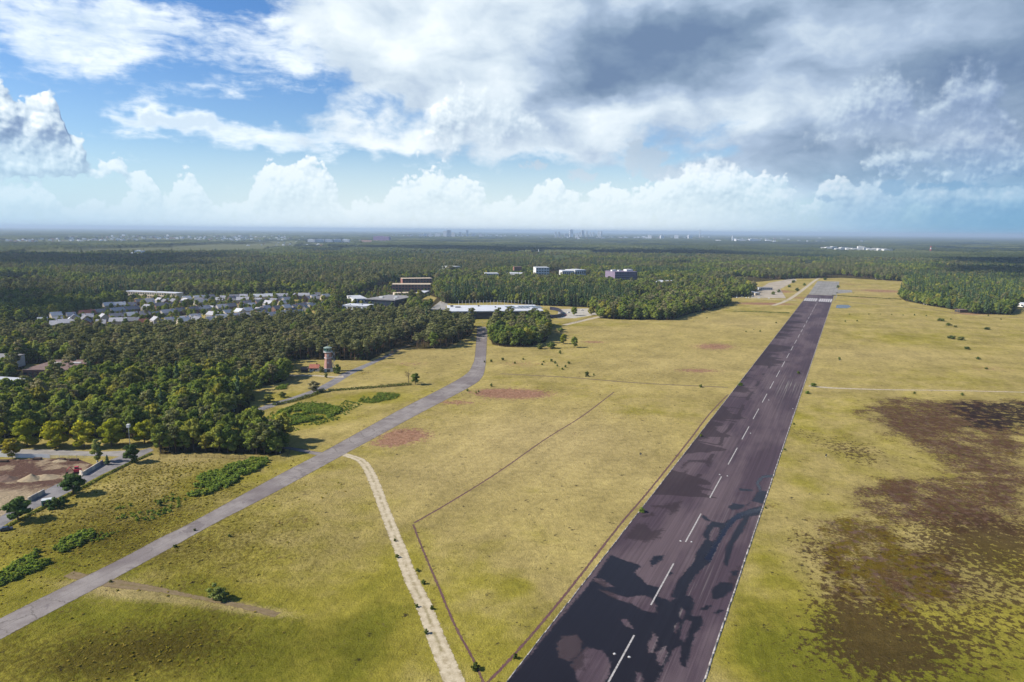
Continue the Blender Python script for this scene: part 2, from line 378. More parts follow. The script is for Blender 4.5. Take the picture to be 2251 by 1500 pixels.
# ================================================================ ground
th = np.concatenate([np.arange(-48, 48.001, .11), np.arange(52, 312, 4.0)])
rr = np.concatenate([[20.0], np.geomspace(60, 2400, 720), np.geomspace(2550, 70000, 50)])
TH, RR = np.meshgrid(np.radians(th), rr)
GX, GY = RR * np.sin(TH), RR * np.cos(TH)
gx, gy = GX.ravel(), GY.ravel(); nth = len(th)
def grid_faces(nr, nc, close):
    i = np.arange(nr - 1)[:, None]; j = np.arange(nc if close else nc - 1)[None]; jn = (j + 1) % nc
    return np.stack([i * nc + j, i * nc + jn, (i + 1) * nc + jn, (i + 1) * nc + j], -1).reshape(-1, 4)
near = (RR.ravel() < 2400)
def blob(lst, X, Y):
    """lumps on the ground: (px, py, rx metres, ry metres, weight, turn)"""
    s = np.zeros(X.shape)
    for b in lst:
        x, y = G(b[0], b[1]); a = R(b[5]) if len(b) > 5 else 0.0
        u = ((X - x) * math.cos(a) + (Y - y) * math.sin(a)) / b[2]; v = (-(X - x) * math.sin(a) + (Y - y) * math.cos(a)) / b[3]
        s += b[4] * np.exp(-(u * u + v * v))
    return s
ZQ = lambda L: [(1650 + a / 2.083, 780 + b / 2.083) for a, b in L]
BURN_A = ZQ([(490, 235), (600, 192), (890, 208), (1300, 212), (1300, 560), (1000, 575), (860, 520), (760, 455), (640, 400), (560, 340), (500, 290)])
BURN_B = ZQ([(425, 615), (500, 590), (600, 580), (760, 570), (1300, 540), (1300, 860), (1120, 830), (960, 800), (800, 790), (680, 780), (600, 745), (460, 750)])
BURN_C = ZQ([(280, 765), (420, 745), (600, 740), (680, 860), (820, 900), (950, 880), (985, 1000), (955, 1150), (800, 1155), (755, 1320), (640, 1235), (560, 1200), (480, 1170), (330, 1065), (285, 960)])
BURN_D = ZQ([(890, 218), (1300, 212), (1300, 325), (1180, 350), (1000, 338), (985, 300), (930, 285)])
heather = blob([(1130, 866, 26, 15, 1.1), (1090, 862, 12, 8, .5), (890, 958, 15, 15, .9), (850, 975, 9, 7, .5), (1000, 885, 18, 8, .55), (1570, 762, 26, 20, .7, 30), (1535, 815, 22, 10, .6), (1305, 752, 16, 8, .6), (1150, 800, 32, 16, .35),
                (900, 800, 26, 14, .35), (1680, 668, 60, 24, .75), (1760, 655, 30, 30, .5), (1940, 640, 60, 50, .6), (1900, 655, 40, 20, .4), (1870, 625, 60, 40, .35), (2140, 690, 40, 18, .6), (1700, 640, 40, 50, .8), (2170, 810, 30, 20, .3)], gx, gy)
moss = sst(sd_poly(gx, gy, GP(BURN_C)), -14, 14)
burn = np.zeros(gx.shape)
for P_, w_ in ((BURN_A, 10), (BURN_B, 7), (BURN_C, 7)):
    burn = np.maximum(burn, sst(sd_poly(gx, gy, GP(P_)), -w_ * 2.0, w_ * 2.0))
black = sst(sd_poly(gx, gy, GP(BURN_D)), -12, 12)
speck = blob([(2150, 1250, 40, 26, .36), (2251, 1350, 30, 26, .34), (2050, 1380, 20, 14, .3), (1850, 1330, 12, 30, .42), (1900, 1420, 20, 20, .4), (2000, 1450, 40, 20, .3), (1790, 1200, 9, 24, .4), (1900, 990, 20, 30, .38), (1870, 1000, 12, 26, .25), (2100, 1180, 30, 20, .4), (1760, 950, 10, 24, .3), (2251, 1180, 30, 30, .5)], gx, gy)
green = blob([(2120, 1400, 50, 24, .6), (2000, 1480, 40, 14, .6), (2220, 1240, 26, 16, .5), (1700, 1250, 10, 40, .35), (1760, 1050, 10, 50, .3), (100, 1400, 60, 40, .55), (420, 1420, 40, 30, .5), (700, 1430, 30, 20, .55), (850, 1330, 8, 40, .35), (300, 1330, 30, 16, .3), (480, 1050, 22, 26, .45), (680, 915, 20, 22, .75, -30), (830, 875, 20, 14, .8), (600, 930, 16, 12, .5),
              (150, 1210, 30, 26, .6), (1700, 1450, 16, 30, .45), (1660, 1350, 10, 40, .3), (1850, 1480, 26, 18, .6), (1160, 1080, 7, 6, .5), (1400, 905, 16, 12, .35), (1130, 1290, 8, 8, .4), (880, 1320, 30, 30, .2), (400, 1200, 60, 50, .25), (1180, 1450, 20, 20, .35), (1250, 1470, 14, 20, .3),
              (2000, 750, 60, 60, .25), (1250, 715, 80, 20, .3), (2050, 900, 100, 30, .2), (1700, 900, 14, 70, .3), (700, 1000, 60, 30, .25), (640, 870, 30, 20, .3), (850, 700, 200, 60, .3)], gx, gy)
dry = blob([(1250, 1000, 80, 120, .5), (1500, 800, 120, 100, .55), (1650, 710, 90, 60, .6), (1950, 780, 120, 60, .55), (1400, 730, 150, 80, .4), (950, 780, 70, 50, .4), (900, 1050, 40, 40, .35), (1150, 950, 80, 60, .4), (250, 1290, 22, 14, .5), (330, 1310, 34, 4, .7, -14), (560, 1340, 18, 3.5, .7, -14), (1900, 640, 120, 80, .5), (2140, 860, 160, 8, .4), (1500, 1150, 14, 60, .25), (680, 840, 60, 30, .35), (420, 1010, 40, 12, .5), (660, 1085, 20, 10, .3)], gx, gy)
rough = blob([(330, 1430, 30, 14, .9), (520, 1250, 30, 30, .3), (60, 1440, 34, 20, .6), (250, 1200, 60, 30, .3), (300, 1080, 50, 34, .8), (180, 1180, 40, 30, .7), (350, 1030, 30, 14, .6), (500, 1200, 60, 40, .5), (200, 1470, 30, 14, .45), (620, 1080, 40, 40, .3), (440, 1390, 22, 16, .5)], gx, gy)
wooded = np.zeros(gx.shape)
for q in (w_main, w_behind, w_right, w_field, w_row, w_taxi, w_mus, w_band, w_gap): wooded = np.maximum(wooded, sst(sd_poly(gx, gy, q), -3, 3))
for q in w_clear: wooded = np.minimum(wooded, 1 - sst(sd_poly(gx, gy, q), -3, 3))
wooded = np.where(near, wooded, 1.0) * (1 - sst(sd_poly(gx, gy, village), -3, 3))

g_faces = [grid_faces(len(rr), nth, True), np.stack([np.arange(1, nth - 1) * 0, np.arange(1, nth - 1), np.arange(2, nth)], -1)]

def grass_material(N, B, out):
    p = pos(N)
    n_big = N.noise(p, .012, 4, .6); n_mid = N.noise(p, .06, 5, .6); n_fine = N.noise(p, .55, 6, .68); n_tuft = N.noise(p, 2.2, 3, .6)
    d = N.attr('dry'); g = N.attr('green'); ro = N.attr('rough')
    x = N.m('ADD', N.m('MULTIPLY', N.m('SUBTRACT', n_mid, .5), 1.7), N.m('MULTIPLY', N.m('SUBTRACT', n_big, .5), 1.3))
    gm = N.ss(N.m('ADD', N.m('SUBTRACT', g, N.m('MULTIPLY', d, .6)), N.m('MULTIPLY_ADD', x, .55, .26)), .05, .75)
    c = N.mix(gm, (.310, .244, .088, 1), (.222, .190, .030, 1))
    c = N.mix(N.m('MULTIPLY', N.ss(N.m('ADD', g, N.m('MULTIPLY', N.m('SUBTRACT', n_mid, .5), 1.3)), .45, 1.1), .75), c, (.102, .106, .010, 1))
    dm = N.ss(N.m('ADD', d, N.m('MULTIPLY', N.m('SUBTRACT', n_fine, .5), 1.1)), .25, .95)
    c = N.mix(N.m('MULTIPLY', dm, .7), c, (.365, .282, .128, 1))
    # coarse tussocks
    rm = N.ss(N.m('ADD', N.m('MULTIPLY', ro, .55), N.m('ADD', N.m('MULTIPLY', N.m('SUBTRACT', n_fine, .5), 2.4), N.m('MULTIPLY', N.m('SUBTRACT', N.noise(p, .14, 4, .6), .5), .9))), .25, .85)
    c = N.mix(N.m('MULTIPLY', rm, N.m('MULTIPLY_ADD', ro, .30, .34, clamp=True)), c, (.070, .052, .010, 1))
    # mown swathes along the runway
    sx, sy, _ = N.sep(p)
    t = N.m('ADD', N.m('MULTIPLY', sx, RW_NRM.x), N.m('MULTIPLY', sy, RW_NRM.y))
    sw = N.noise(N.xyz(N.m('MULTIPLY', t, .13), N.m('MULTIPLY', N.m('ADD', N.m('MULTIPLY', sx, RW_DIR.x), N.m('MULTIPLY', sy, RW_DIR.y)), .02), 0), 1.0, 3, .6)
    c = N.v('SCALE', c, scale=N.lerp(sw, .3, .7, .93, 1.07))
    c = N.v('SCALE', c, scale=N.lerp(N.noise(p, .025, 6, .7), .3, .7, .78, 1.2))
    # heather
    h = N.attr('heather'); hn = N.noise(p, .35, 6, .7)
    hm = N.ss(N.m('ADD', N.m('MULTIPLY', h, 1.25), N.m('MULTIPLY', N.m('SUBTRACT', hn, .5), 1.9)), .30, .70)
    c = N.mix(N.m('MULTIPLY', hm, .8), c, N.mix(N.ss(n_fine, .35, .65), (.190, .078, .062, 1), (.285, .150, .112, 1)))
    # old heath with moss
    b = N.attr('burn'); bn = N.m('ADD', N.m('MULTIPLY', N.noise(p, .1, 6, .65), .6), N.m('MULTIPLY', N.noise(p, .8, 5, .7), .4))
    bm = N.ss(N.m('ADD', N.m('MULTIPLY', b, .82), N.m('ADD', N.m('MULTIPLY', N.m('SUBTRACT', bn, .5), 2.4), N.m('MULTIPLY', N.m('SUBTRACT', N.noise(p, .03, 4, .6), .5), 1.3))), .26, .84)
    bc = N.mix(N.ss(N.m('ADD', N.m('MULTIPLY', N.attr('moss'), .5), N.m('MULTIPLY', N.m('SUBTRACT', N.noise(p, .05, 5, .65), .5), 1.6)), .1, .5), (.074, .034, .025, 1), (.100, .066, .004, 1))
    bc = N.mix(N.ss(N.noise(p, .22, 5, .65), .5, .64), bc, (.115, .066, .056, 1))
    bc = N.mix(N.m('MULTIPLY', N.ss(N.noise(p, .3, 5, .7), .52, .64), .6), bc, (.098, .088, .018, 1)); bc = N.mix(N.ss(n_tuft, .48, .66), bc, N.v('SCALE', bc, scale=.5))
    c = N.mix(N.m('MULTIPLY', bm, .93), c, bc)
    s_ = N.attr('speck')
    sm = N.ss(N.m('ADD', s_, N.m('MULTIPLY', N.m('SUBTRACT', N.noise(p, .42, 5, .7), .5), 2.2)), .42, .62)
    c = N.mix(N.m('MULTIPLY', sm, .85), c, (.050, .028, .014, 1))
    k = N.attr('black'); km = N.ss(N.m('ADD', k, N.m('MULTIPLY', N.m('SUBTRACT', N.noise(p, .18, 6, .72), .5), 4.2)), .55, 1.0)
    c = N.mix(N.m('MULTIPLY', km, .9), c, (.018, .012, .014, 1))
    # litter below the trees
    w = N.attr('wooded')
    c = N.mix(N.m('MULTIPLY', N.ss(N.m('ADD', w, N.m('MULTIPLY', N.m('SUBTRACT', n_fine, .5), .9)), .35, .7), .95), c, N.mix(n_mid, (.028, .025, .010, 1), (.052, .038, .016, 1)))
    c = N.v('SCALE', c, scale=N.m('MULTIPLY', N.lerp(n_tuft, .25, .75, .76, 1.2), N.lerp(N.noise(p, .28, 4, .7), .3, .7, .82, 1.16)))
    N.put(B.inputs['Base Color'], c)
    bu = N.new('ShaderNodeBump'); bu.inputs['Strength'].default_value = .65; bu.inputs['Distance'].default_value = .8
    N.put(bu.inputs['Height'], N.m('ADD', N.m('MULTIPLY', n_fine, N.m('MULTIPLY_ADD', ro, 1.4, .9)), N.m('MULTIPLY', n_tuft, .22)))
    N.put(B.inputs['Normal'], bu.outputs[0])
M_GRASS = material('meadow', grass_material, 1.0, 0.0)
gz = np.where(near, (fbm(gx / 40, gy / 40, 3, 3) - .5) * .0, 0.0)
tag(obj('ground', npmesh('ground', np.stack([gx, gy, gz], -1), g_faces, M_GRASS,
    dict(heather=heather, burn=burn, black=black, speck=speck, green=green, dry=dry, rough=rough, wooded=wooded, moss=moss))), kind='structure')

# ================================================================ runway
ss_ = np.concatenate([np.arange(60, 520, .55), np.arange(520, RW_END, 2.0), [RW_END]]); tt_ = np.linspace(-RW_HALF, RW_HALF, 92)
S_, T_ = np.meshgrid(ss_, tt_, indexing='ij')
rx, ry = RW_O.x + RW_DIR.x * S_ + RW_NRM.x * T_, RW_O.y + RW_DIR.y * S_ + RW_NRM.y * T_
ZR = lambda L: GP([(1100 + a / 2.884, 980 + b / 2.884) for a, b in L])
WET = [[(700, 690), (790, 730), (900, 760), (850, 800), (930, 880), (1020, 905), (1000, 960), (1080, 985), (1120, 960), (1210, 950), (1230, 1000), (1210, 1080), (1280, 1080), (1285, 1140), (1230, 1200), (1210, 1290), (1180, 1410), (1140, 1390), (1140, 1270), (1100, 1290), (1040, 1400), (980, 1520), (640, 1520), (0, 1560), (60, 1480), (440, 1020), (600, 830)],
       [(1300, 590), (1280, 570), (1310, 510), (1340, 480), (1420, 490), (1500, 430), (1580, 400), (1660, 380), (1650, 440), (1580, 450), (1530, 560), (1480, 620), (1440, 770), (1415, 750), (1430, 640), (1490, 530), (1540, 460), (1500, 470), (1440, 540), (1380, 640), (1330, 740), (1260, 800), (1200, 880), (1180, 940), (1210, 990), (1080, 960), (1120, 860), (1230, 730), (1240, 680)],
       [(1340, 970), (1345, 900), (1400, 865), (1470, 870), (1480, 910), (1420, 960), (1380, 975)], [(1265, 1040), (1300, 1010), (1340, 1015), (1310, 1045)], [(1350, 1060), (1390, 1035), (1420, 1045), (1370, 1075)],
       [(945, 740), (970, 700), (1035, 695), (1030, 720), (960, 770)], [(1060, 810), (1075, 790), (1095, 810), (1075, 825)], [(1460, 800), (1510, 790), (1505, 820), (1470, 825)],
       [(1440, 390), (1480, 365), (1570, 380), (1640, 280), (1690, 290), (1670, 370), (1590, 350), (1530, 400), (1470, 410)],
       
       [(1270, 450), (1290, 440), (1340, 480), (1300, 475)], 
       [(1510, 270), (1600, 280), (1590, 290), (1520, 285)], [(1640, 300), (1620, 230), (1660, 190), (1735, 185), (1735, 200), (1670, 205), (1640, 240), (1655, 270)]]
DRYS = [[(625, 915), (700, 930), (800, 965), (890, 950), (950, 960), (990, 1010), (985, 1060), (900, 1045), (830, 1000), (720, 970)], [(580, 830), (650, 850), (720, 895), (670, 900), (600, 860)], [(360, 1260), (390, 1210), (480, 1200), (520, 1240), (500, 1330), (430, 1370), (370, 1340)],
        [(445, 1390), (540, 1280), (650, 1300), (695, 1370), (690, 1450), (640, 1520), (500, 1520), (480, 1450)], [(935, 1260), (970, 1190), (1000, 1220), (970, 1310), (940, 1310)], [(990, 1360), (1000, 1300), (1050, 1275), (1060, 1310), (1020, 1400)], [(1130, 1060), (1150, 1030), (1175, 1050), (1150, 1100)],
        [(1140, 1230), (1150, 1140), (1180, 1100), (1215, 1120), (1190, 1170), (1170, 1240)], [(1100, 1150), (1125, 1120), (1130, 1150), (1110, 1185)], [(755, 1100), (800, 1100), (850, 1165), (800, 1145)], [(1325, 600), (1330, 560), (1355, 515), (1388, 520), (1380, 570), (1350, 610)], [(875, 560), (970, 555), (960, 585), (880, 580)], [(860, 1440), (890, 1440), (905, 1500), (860, 1500)]]
FLOW = [[(1660, 400), (1580, 420), (1510, 440), (1430, 540), (1380, 640), (1320, 720)], [(1735, 192), (1665, 197), (1630, 235), (1645, 280)]]
DAMP = [[(560, 900), (640, 830), (760, 1000), (500, 1240), (400, 1400), (200, 1450), (100, 1480), (300, 1180)], [(330, 1180), (560, 1180), (540, 1420), (330, 1420)], [(1440, 840), (1520, 760), (1500, 900), (1440, 920)],
        [(850, 500), (930, 490), (960, 540), (1040, 525), (1000, 590), (930, 610), (780, 590)],
        [(900, 440), (970, 425), (975, 445), (900, 455)],
        [(940, 380), (1060, 370), (1155, 350), (1120, 420), (1080, 440), (1060, 400), (960, 390)],
        [(1140, 130), (1190, 90), (1330, 90), (1320, 110), (1200, 105), (1140, 160)],
        [(1320, 90), (1345, 60), (1330, 140), (1300, 120)],
        [(1060, 220), (1100, 200), (1190, 150), (1130, 240), (1070, 240)],
        [(1000, 290), (1080, 270), (1060, 300), (1010, 305)]]
wet = np.full(S_.shape, -9.0); mk = S_ < 520
def paint(arr, polys, fn):
    for q in polys:
        d = sd_poly(rx[mk], ry[mk], ZR2(q)); arr[mk] = fn(arr[mk], d)
ZR2 = ZR
paint(wet, WET, np.maximum); paint(wet, DRYS, lambda a, d: np.minimum(a, -d))
damp = np.full(S_.shape, -20.0); paint(damp, DAMP, np.maximum)
flow = np.full(S_.shape, 9.0)
for q in FLOW: flow[mk] = np.minimum(flow[mk], d_line(rx[mk], ry[mk], ZR(q)))
# damp rims that run in from the left edge and along cracks farther on
edge = fbm(S_ / 16, T_ * 0 + 3, 21, 4); reach = (edge - .42) * 60
left_in = reach - (T_ + RW_HALF)
crk = np.minimum(np.abs(T_ + 9 + 3 * (fbm(S_ / 30, S_ * 0, 5) - .5)), 9) + np.where(fbm(S_ / 24, S_ * 0 + 7, 8, 2) > .52, 0, 9)
xcr = np.abs(((S_ + 8 * (fbm(T_ / 8, S_ / 60, 2, 2) - .5)) / 17.0) % 1.0 - .5) * 17 + np.where((T_ < -7) & (h2(np.floor(S_ / 17).astype(int), S_.astype(int) * 0, 4) > .45), 0, 9)
crack = np.minimum(crk, xcr)
crack = np.where((S_ > 330) & (S_ < 700), crack, 9)
left_in = np.where(S_ > 300, np.minimum(left_in, 9), -9)

def runway_material(N, B, out):
    p = pos(N); px, py, _ = N.sep(p)
    s = N.m('ADD', N.m('MULTIPLY', px, RW_DIR.x), N.m('MULTIPLY', py, RW_DIR.y)); t = N.m('ADD', N.m('MULTIPLY', px, RW_NRM.x), N.m('MULTIPLY', py, RW_NRM.y))
    q = N.xyz(N.m('MULTIPLY', t, 1.2), N.m('MULTIPLY', s, .012), 0)
    st = N.noise(q, 1.0, 6, .62); fine = N.noise(p, 3.0, 4, .7); big = N.noise(N.xyz(N.m('MULTIPLY', t, .05), N.m('MULTIPLY', s, .012), 0), 1.0, 4, .6)
    c = N.mix(N.ss(big, .38, .62), (.054, .037, .047, 1), (.090, .065, .072, 1))
    c = N.v('SCALE', c, scale=N.lerp(st, .3, .7, .80, 1.22)); c = N.v('SCALE', c, scale=N.lerp(fine, .25, .75, .82, 1.18))
    # worn, paler tracks
    worn = N.m('MULTIPLY', N.ss(st, .52, .66), N.attr('worn'))
    c = N.mix(N.m('MULTIPLY', worn, .75), c, (.17, .155, .14, 1))
    d = N.attr('damp'); dn = N.m('MULTIPLY', N.m('SUBTRACT', N.noise(p, .5, 5, .65), .5), 6)
    dm = N.ss(N.m('ADD', d, dn), -.9, 1.2)
    c = N.mix(N.m('MULTIPLY', dm, .72), c, (.026, .018, .021, 1))
    w = N.attr('wet'); wn = N.m('MULTIPLY', N.m('SUBTRACT', N.noise(p, .8, 5, .62), .5), 2.6)
    wm = N.ss(N.m('ADD', w, wn), -.40, .45)
    c = N.mix(wm, c, N.v('SCALE', (.012, .011, .016), scale=N.lerp(st, .3, .7, .85, 1.15)))
    f = N.ss(N.m('ADD', N.attr('flow'), N.m('MULTIPLY', N.m('SUBTRACT', N.noise(p, .6, 4), .5), 3)), 2.2, .6)
    N.put(B.inputs['Base Color'], c)
    ro = N.lerp(wm, 0, 1, .85, .30); ro = N.m('MULTIPLY_ADD', N.m('MULTIPLY', wm, f), -.24, ro)
    N.put(B.inputs['Roughness'], ro); N.put(B.inputs['Specular IOR Level'], N.lerp(wm, 0, 1, .12, N.m('MULTIPLY_ADD', f, .08, .13)))
    bu = N.new('ShaderNodeBump'); bu.inputs['Strength'].default_value = .25; bu.inputs['Distance'].default_value = .05
    N.put(bu.inputs['Height'], N.m('MULTIPLY', fine, N.m('SUBTRACT', 1.0, wm))); N.put(B.inputs['Normal'], bu.outputs[0])
worn = np.exp(-((T_ - 10) / 4) ** 2) * np.exp(-((S_ - 235) / 60) ** 2) * 1.0 + np.exp(-((T_ - 14) / 6) ** 2) * np.exp(-((S_ - 575) / 30) ** 2) * 1.3 + .35 * np.exp(-((T_ - 9) / 10) ** 2) * np.exp(-((S_ - 560) / 70) ** 2) + .25 * np.exp(-((T_ + 4) / 3) ** 2) * np.exp(-((S_ - 600) / 60) ** 2)
M_RW = material('old_asphalt', runway_material, .85, .15)
dmp = np.maximum(np.maximum(damp, left_in * 1.6), (1.1 - crack) * 3)
tag(obj('runway', npmesh('runway', np.stack([rx.ravel(), ry.ravel(), np.full(rx.size, .03)], -1), grid_faces(*S_.shape, False), M_RW,
    dict(wet=wet.ravel(), damp=dmp.ravel(), flow=flow.ravel(), worn=worn.ravel()))), kind='structure')

def rw_quads(name, rects, z, mat):
    V, F = [], []
    for s0, s1, t0, t1 in rects:
        n = len(V); V += [(*RW(s0, t0), z), (*RW(s0, t1), z), (*RW(s1, t1), z), (*RW(s1, t0), z)]; F.append((n, n + 1, n + 2, n + 3))
    return tag(obj(name, npmesh(name, V, np.array(F), mat)), kind='structure')
def worn_paint(N, B, out):
    p = pos(N); n = N.noise(p, 1.6, 5, .7)
    N.put(B.inputs['Base Color'], N.mix(N.ss(n, .40, .62), (.40, .38, .36, 1), (.22, .20, .19, 1)))
M_PAINT = material('worn_white_paint', worn_paint, .7, .2)
# centre dashes traced from the near end, then carried on at the same beat
dash_px = [((1325, 1508), (1391, 1396)), ((1429, 1330), (1480, 1239)), ((1508, 1192), (1542, 1130)), ((1562, 1095), (1587, 1048)), ((1603, 1022), (1623, 985))]
dr = []
for a, b in dash_px:
    sa = rw_st(*map(np.array, G(*a))); sb = rw_st(*map(np.array, G(*b))); dr.append((float(sa[0]), float(sb[0])))
tc = float(np.mean([rw_st(*map(np.array, G(*a)))[1] for a, b in dash_px]))
per = (dr[-1][0] - dr[0][0]) / 4; ln = float(np.mean([b - a for a, b in dr]))
s = dr[-1][0] + per; k = [(a, b, tc - .26, tc + .26) for a, b in dr]; k.insert(0, (dr[0][0] - per, dr[0][1] - per, tc - .26, tc + .26))
while s < RW_END - 70: k.append((s, s + ln, tc - .26, tc + .26)); s += per
rw_quads('runway_centre_line', k, .045, M_PAINT)
bars = []; b0, b1 = [float(rw_st(*map(np.array, G(1802, q)))[0]) for q in (663.5, 656.5)]
for i in range(6):
    for sgn in (-1, 1): c_ = sgn * (3.2 + i * 3.5); bars.append((b0, b1, c_ - .85, c_ + .85))
rw_quads('runway_threshold_marking', bars, .045, plain('threshold_paint', (.55, .53, .52), .7, .2, .12, .3))
def kerb_mat(N, B, out):
    p = pos(N); n = N.noise(p, .5, 5, .7)
    N.put(B.inputs['Base Color'], N.mix(N.ss(n, .38, .62), (.14, .125, .11, 1), (.36, .33, .31, 1)))
M_KERB = material('weathered_concrete', kerb_mat, .9, .1)
for sg, wd in ((1, .55), (-1, .32)):
    a, b = (RW_HALF, RW_HALF + wd) if sg > 0 else (-RW_HALF - wd, -RW_HALF)
    V, F = [], []
    for s0 in np.arange(60, RW_END, 6.0):
        s1 = s0 + 5.9; n = len(V); jj = random.uniform(-.08, .08) + (0 if s0 < 900 else 0)
        for z in (0.0, .12): V += [(*RW(s0, a + jj), z), (*RW(s0, b + jj), z), (*RW(s1, b + jj), z), (*RW(s1, a + jj), z)]
        F += [(n + 4, n + 5, n + 6, n + 7), (n, n + 1, n + 5, n + 4), (n + 1, n + 2, n + 6, n + 5), (n + 2, n + 3, n + 7, n + 6), (n + 3, n, n + 4, n + 7)]
    tag(obj('runway_kerb', npmesh('runway_kerb', V, np.array(F), M_KERB)), kind='structure')

# concrete apron beyond the runway, with its joints
def apron_mat(N, B, out):
    p = pos(N); px, py, _ = N.sep(p)
    t = N.m('ADD', N.m('MULTIPLY', px, RW_NRM.x), N.m('MULTIPLY', py, RW_NRM.y)); s = N.m('ADD', N.m('MULTIPLY', px, RW_DIR.x), N.m('MULTIPLY', py, RW_DIR.y))
    jt = N.m('ABSOLUTE', N.m('SUBTRACT', N.m('FRACT', N.m('MULTIPLY', t, 1 / 7.5)), .5)); js = N.m('ABSOLUTE', N.m('SUBTRACT', N.m('FRACT', N.m('MULTIPLY', s, 1 / 22.)), .5))
    j = N.m('MAXIMUM', N.ss(jt, .42, .48), N.m('MULTIPLY', N.ss(js, .47, .495), .6))
    c = N.mix(N.ss(N.noise(p, .05, 5, .6), .35, .65), (.17, .16, .15, 1), (.25, .235, .215, 1))
    c = N.mix(N.m('MULTIPLY', N.m('MULTIPLY', j, N.ss(N.noise(p, .03, 3), .35, .6)), .6), c, (.10, .10, .07, 1))
    N.put(B.inputs['Base Color'], c)
M_CONC = material('jointed_concrete', apron_mat, .9, .1)
def sheet(name, poly, z, mat, px=True):
    pts = GP(poly) if px else poly
    bm = bmesh.new(); f = bm.faces.new([bm.verts.new((x, y, z)) for x, y in pts]); bmesh.ops.triangulate(bm, faces=[f])
    bm.normal_update()
    for f in bm.faces:
        if f.normal.z < 0: f.normal_flip()
    me = bpy.data.meshes.new(name); bm.to_mesh(me); bm.free(); me.materials.append(mat)
    return tag(obj(name, me), kind='structure')
sheet('concrete_apron', [RW(RW_END + 2, -RW_HALF + 1), RW(RW_END + 2, RW_HALF + 4), RW(RW_END + 430, RW_HALF + 2), RW(RW_END + 430, -RW_HALF - 2)], .035, M_CONC, False)
sheet('concrete_apron', [(1838, 646), (1842, 637), (1872, 638), (1874, 643)], .03, M_CONC)
sheet('concrete_apron', [(1833, 662), (1830, 667), (1838, 650), (1841, 650)], .03, M_CONC)

# ================================================================ roads, tracks
def strip(name, Lp, Rp, z, mat, px=True, n=14):
    """a road between two edge lines that have the same number of points"""
    A = np.array(GP(Lp) if px else Lp); Bq = np.array(GP(Rp) if px else Rp)
    def dense(P):
        out = []
        for i in range(len(P) - 1):
            p0, p1, p2, p3 = P[max(i - 1, 0)], P[i], P[i + 1], P[min(i + 2, len(P) - 1)]
            for t in np.linspace(0, 1, n, endpoint=False):
                out.append(.5 * (2 * p1 + (p2 - p0) * t + (2 * p0 - 5 * p1 + 4 * p2 - p3) * t * t + (3 * p1 - p0 - 3 * p2 + p3) * t ** 3))
        return np.array(out + [P[-1]])
    A, Bq = dense(A), dense(Bq); ku = np.linspace(0, 1, 9)
    P = A[:, None] * (1 - ku[None, :, None]) + Bq[:, None] * ku[None, :, None]
    w = np.linalg.norm(A - Bq, axis=1)[:, None] * np.minimum(ku, 1 - ku)[None]
    V = np.concatenate([P.reshape(-1, 2), np.full((P.shape[0] * 9, 1), z)], 1)
    f = grid_faces(P.shape[0], 9, False)
    return tag(obj(name, npmesh(name, V, f[:, ::-1], mat, dict(rim=w.ravel(), across=np.tile(ku, P.shape[0])))), kind='structure')
def band(name, cl, width, z, mat, px=True):
    C_ = np.array(GP(cl) if px else cl, float); T = np.gradient(C_, axis=0); T /= np.linalg.norm(T, axis=1)[:, None] + 1e-9
    Nn = np.stack([-T[:, 1], T[:, 0]], 1); w = np.broadcast_to(np.asarray(width, float), (len(C_),))[:, None] / 2
    return strip(name, (C_ + Nn * w).tolist(), (C_ - Nn * w).tolist(), z, mat, False)
def taxi_mat(N, B, out):
    p = pos(N); u = N.attr('across'); n = N.noise(p, .12, 5, .6); f = N.noise(p, 2.5, 4, .7)
    c = N.mix(N.ss(n, .35, .65), (.170, .145, .134, 1), (.230, .202, .186, 1))
    tr = N.ss(N.m('ABSOLUTE', N.m('SUBTRACT', u, .56)), .30, .02)
    c = N.mix(N.m('MULTIPLY', tr, .45), c, (.235, .208, .195, 1))
    px, py, _ = N.sep(p)
    c = N.mix(N.m('MULTIPLY', N.ss(N.noise(N.xyz(N.m('MULTIPLY', px, .02), N.m('MULTIPLY', py, .02), 0), 1.0, 2), .5, .62), .4), c, (.10, .076, .08, 1))
    c = N.v('SCALE', c, scale=N.lerp(f, .25, .75, .84, 1.16))
    vo = N.voro(N.v('ADD', p, N.v('MULTIPLY', N.noise(p, .5, 3, out=1), (3, 3, 0))), .11, 'DISTANCE_TO_EDGE')
    ck = N.m('MULTIPLY', N.ss(vo, .035, .006), N.ss(N.noise(p, .03, 3), .42, .6)); c = N.mix(N.m('MULTIPLY', ck, .55), c, (.06, .05, .04, 1))
    jn = N.ss(N.m('ABSOLUTE', N.m('SUBTRACT', u, .5)), .012, .004); c = N.mix(N.m('MULTIPLY', jn, .5), c, (.08, .07, .05, 1))
    rp = N.ss(N.noise(N.v('MULTIPLY', p, (.05, .05, 1)), 1.0, 5, .7), .60, .64); c = N.mix(N.m('MULTIPLY', rp, .5), c, (.105, .085, .085, 1))
    e = N.ss(N.m('ADD', N.attr('rim'), N.m('MULTIPLY', N.m('SUBTRACT', N.noise(p, .7, 5), .5), 1.4)), .5, .1)
    N.put(B.inputs['Base Color'], N.mix(N.m('MULTIPLY', e, .8), c, (.075, .06, .03, 1)))
M_TAXI = material('grey_road', taxi_mat, .9, .15)
L_ = [(-260, 1505), (0, 1360), (253, 1235), (353, 1182), (420, 1149), (600, 1051), (718, 989), (873, 904), (980, 849), (1025, 822), (1038, 803), (1044, 780), (1049, 719)]
R_ = [(-260, 1560), (0, 1407), (253, 1272), (385, 1200), (473, 1151), (600, 1085), (756, 1000), (916, 913), (1033, 851), (1058, 832), (1066, 812), (1069, 780), (1072, 719)]
strip('taxiway', L_, R_, .03, M_TAXI)

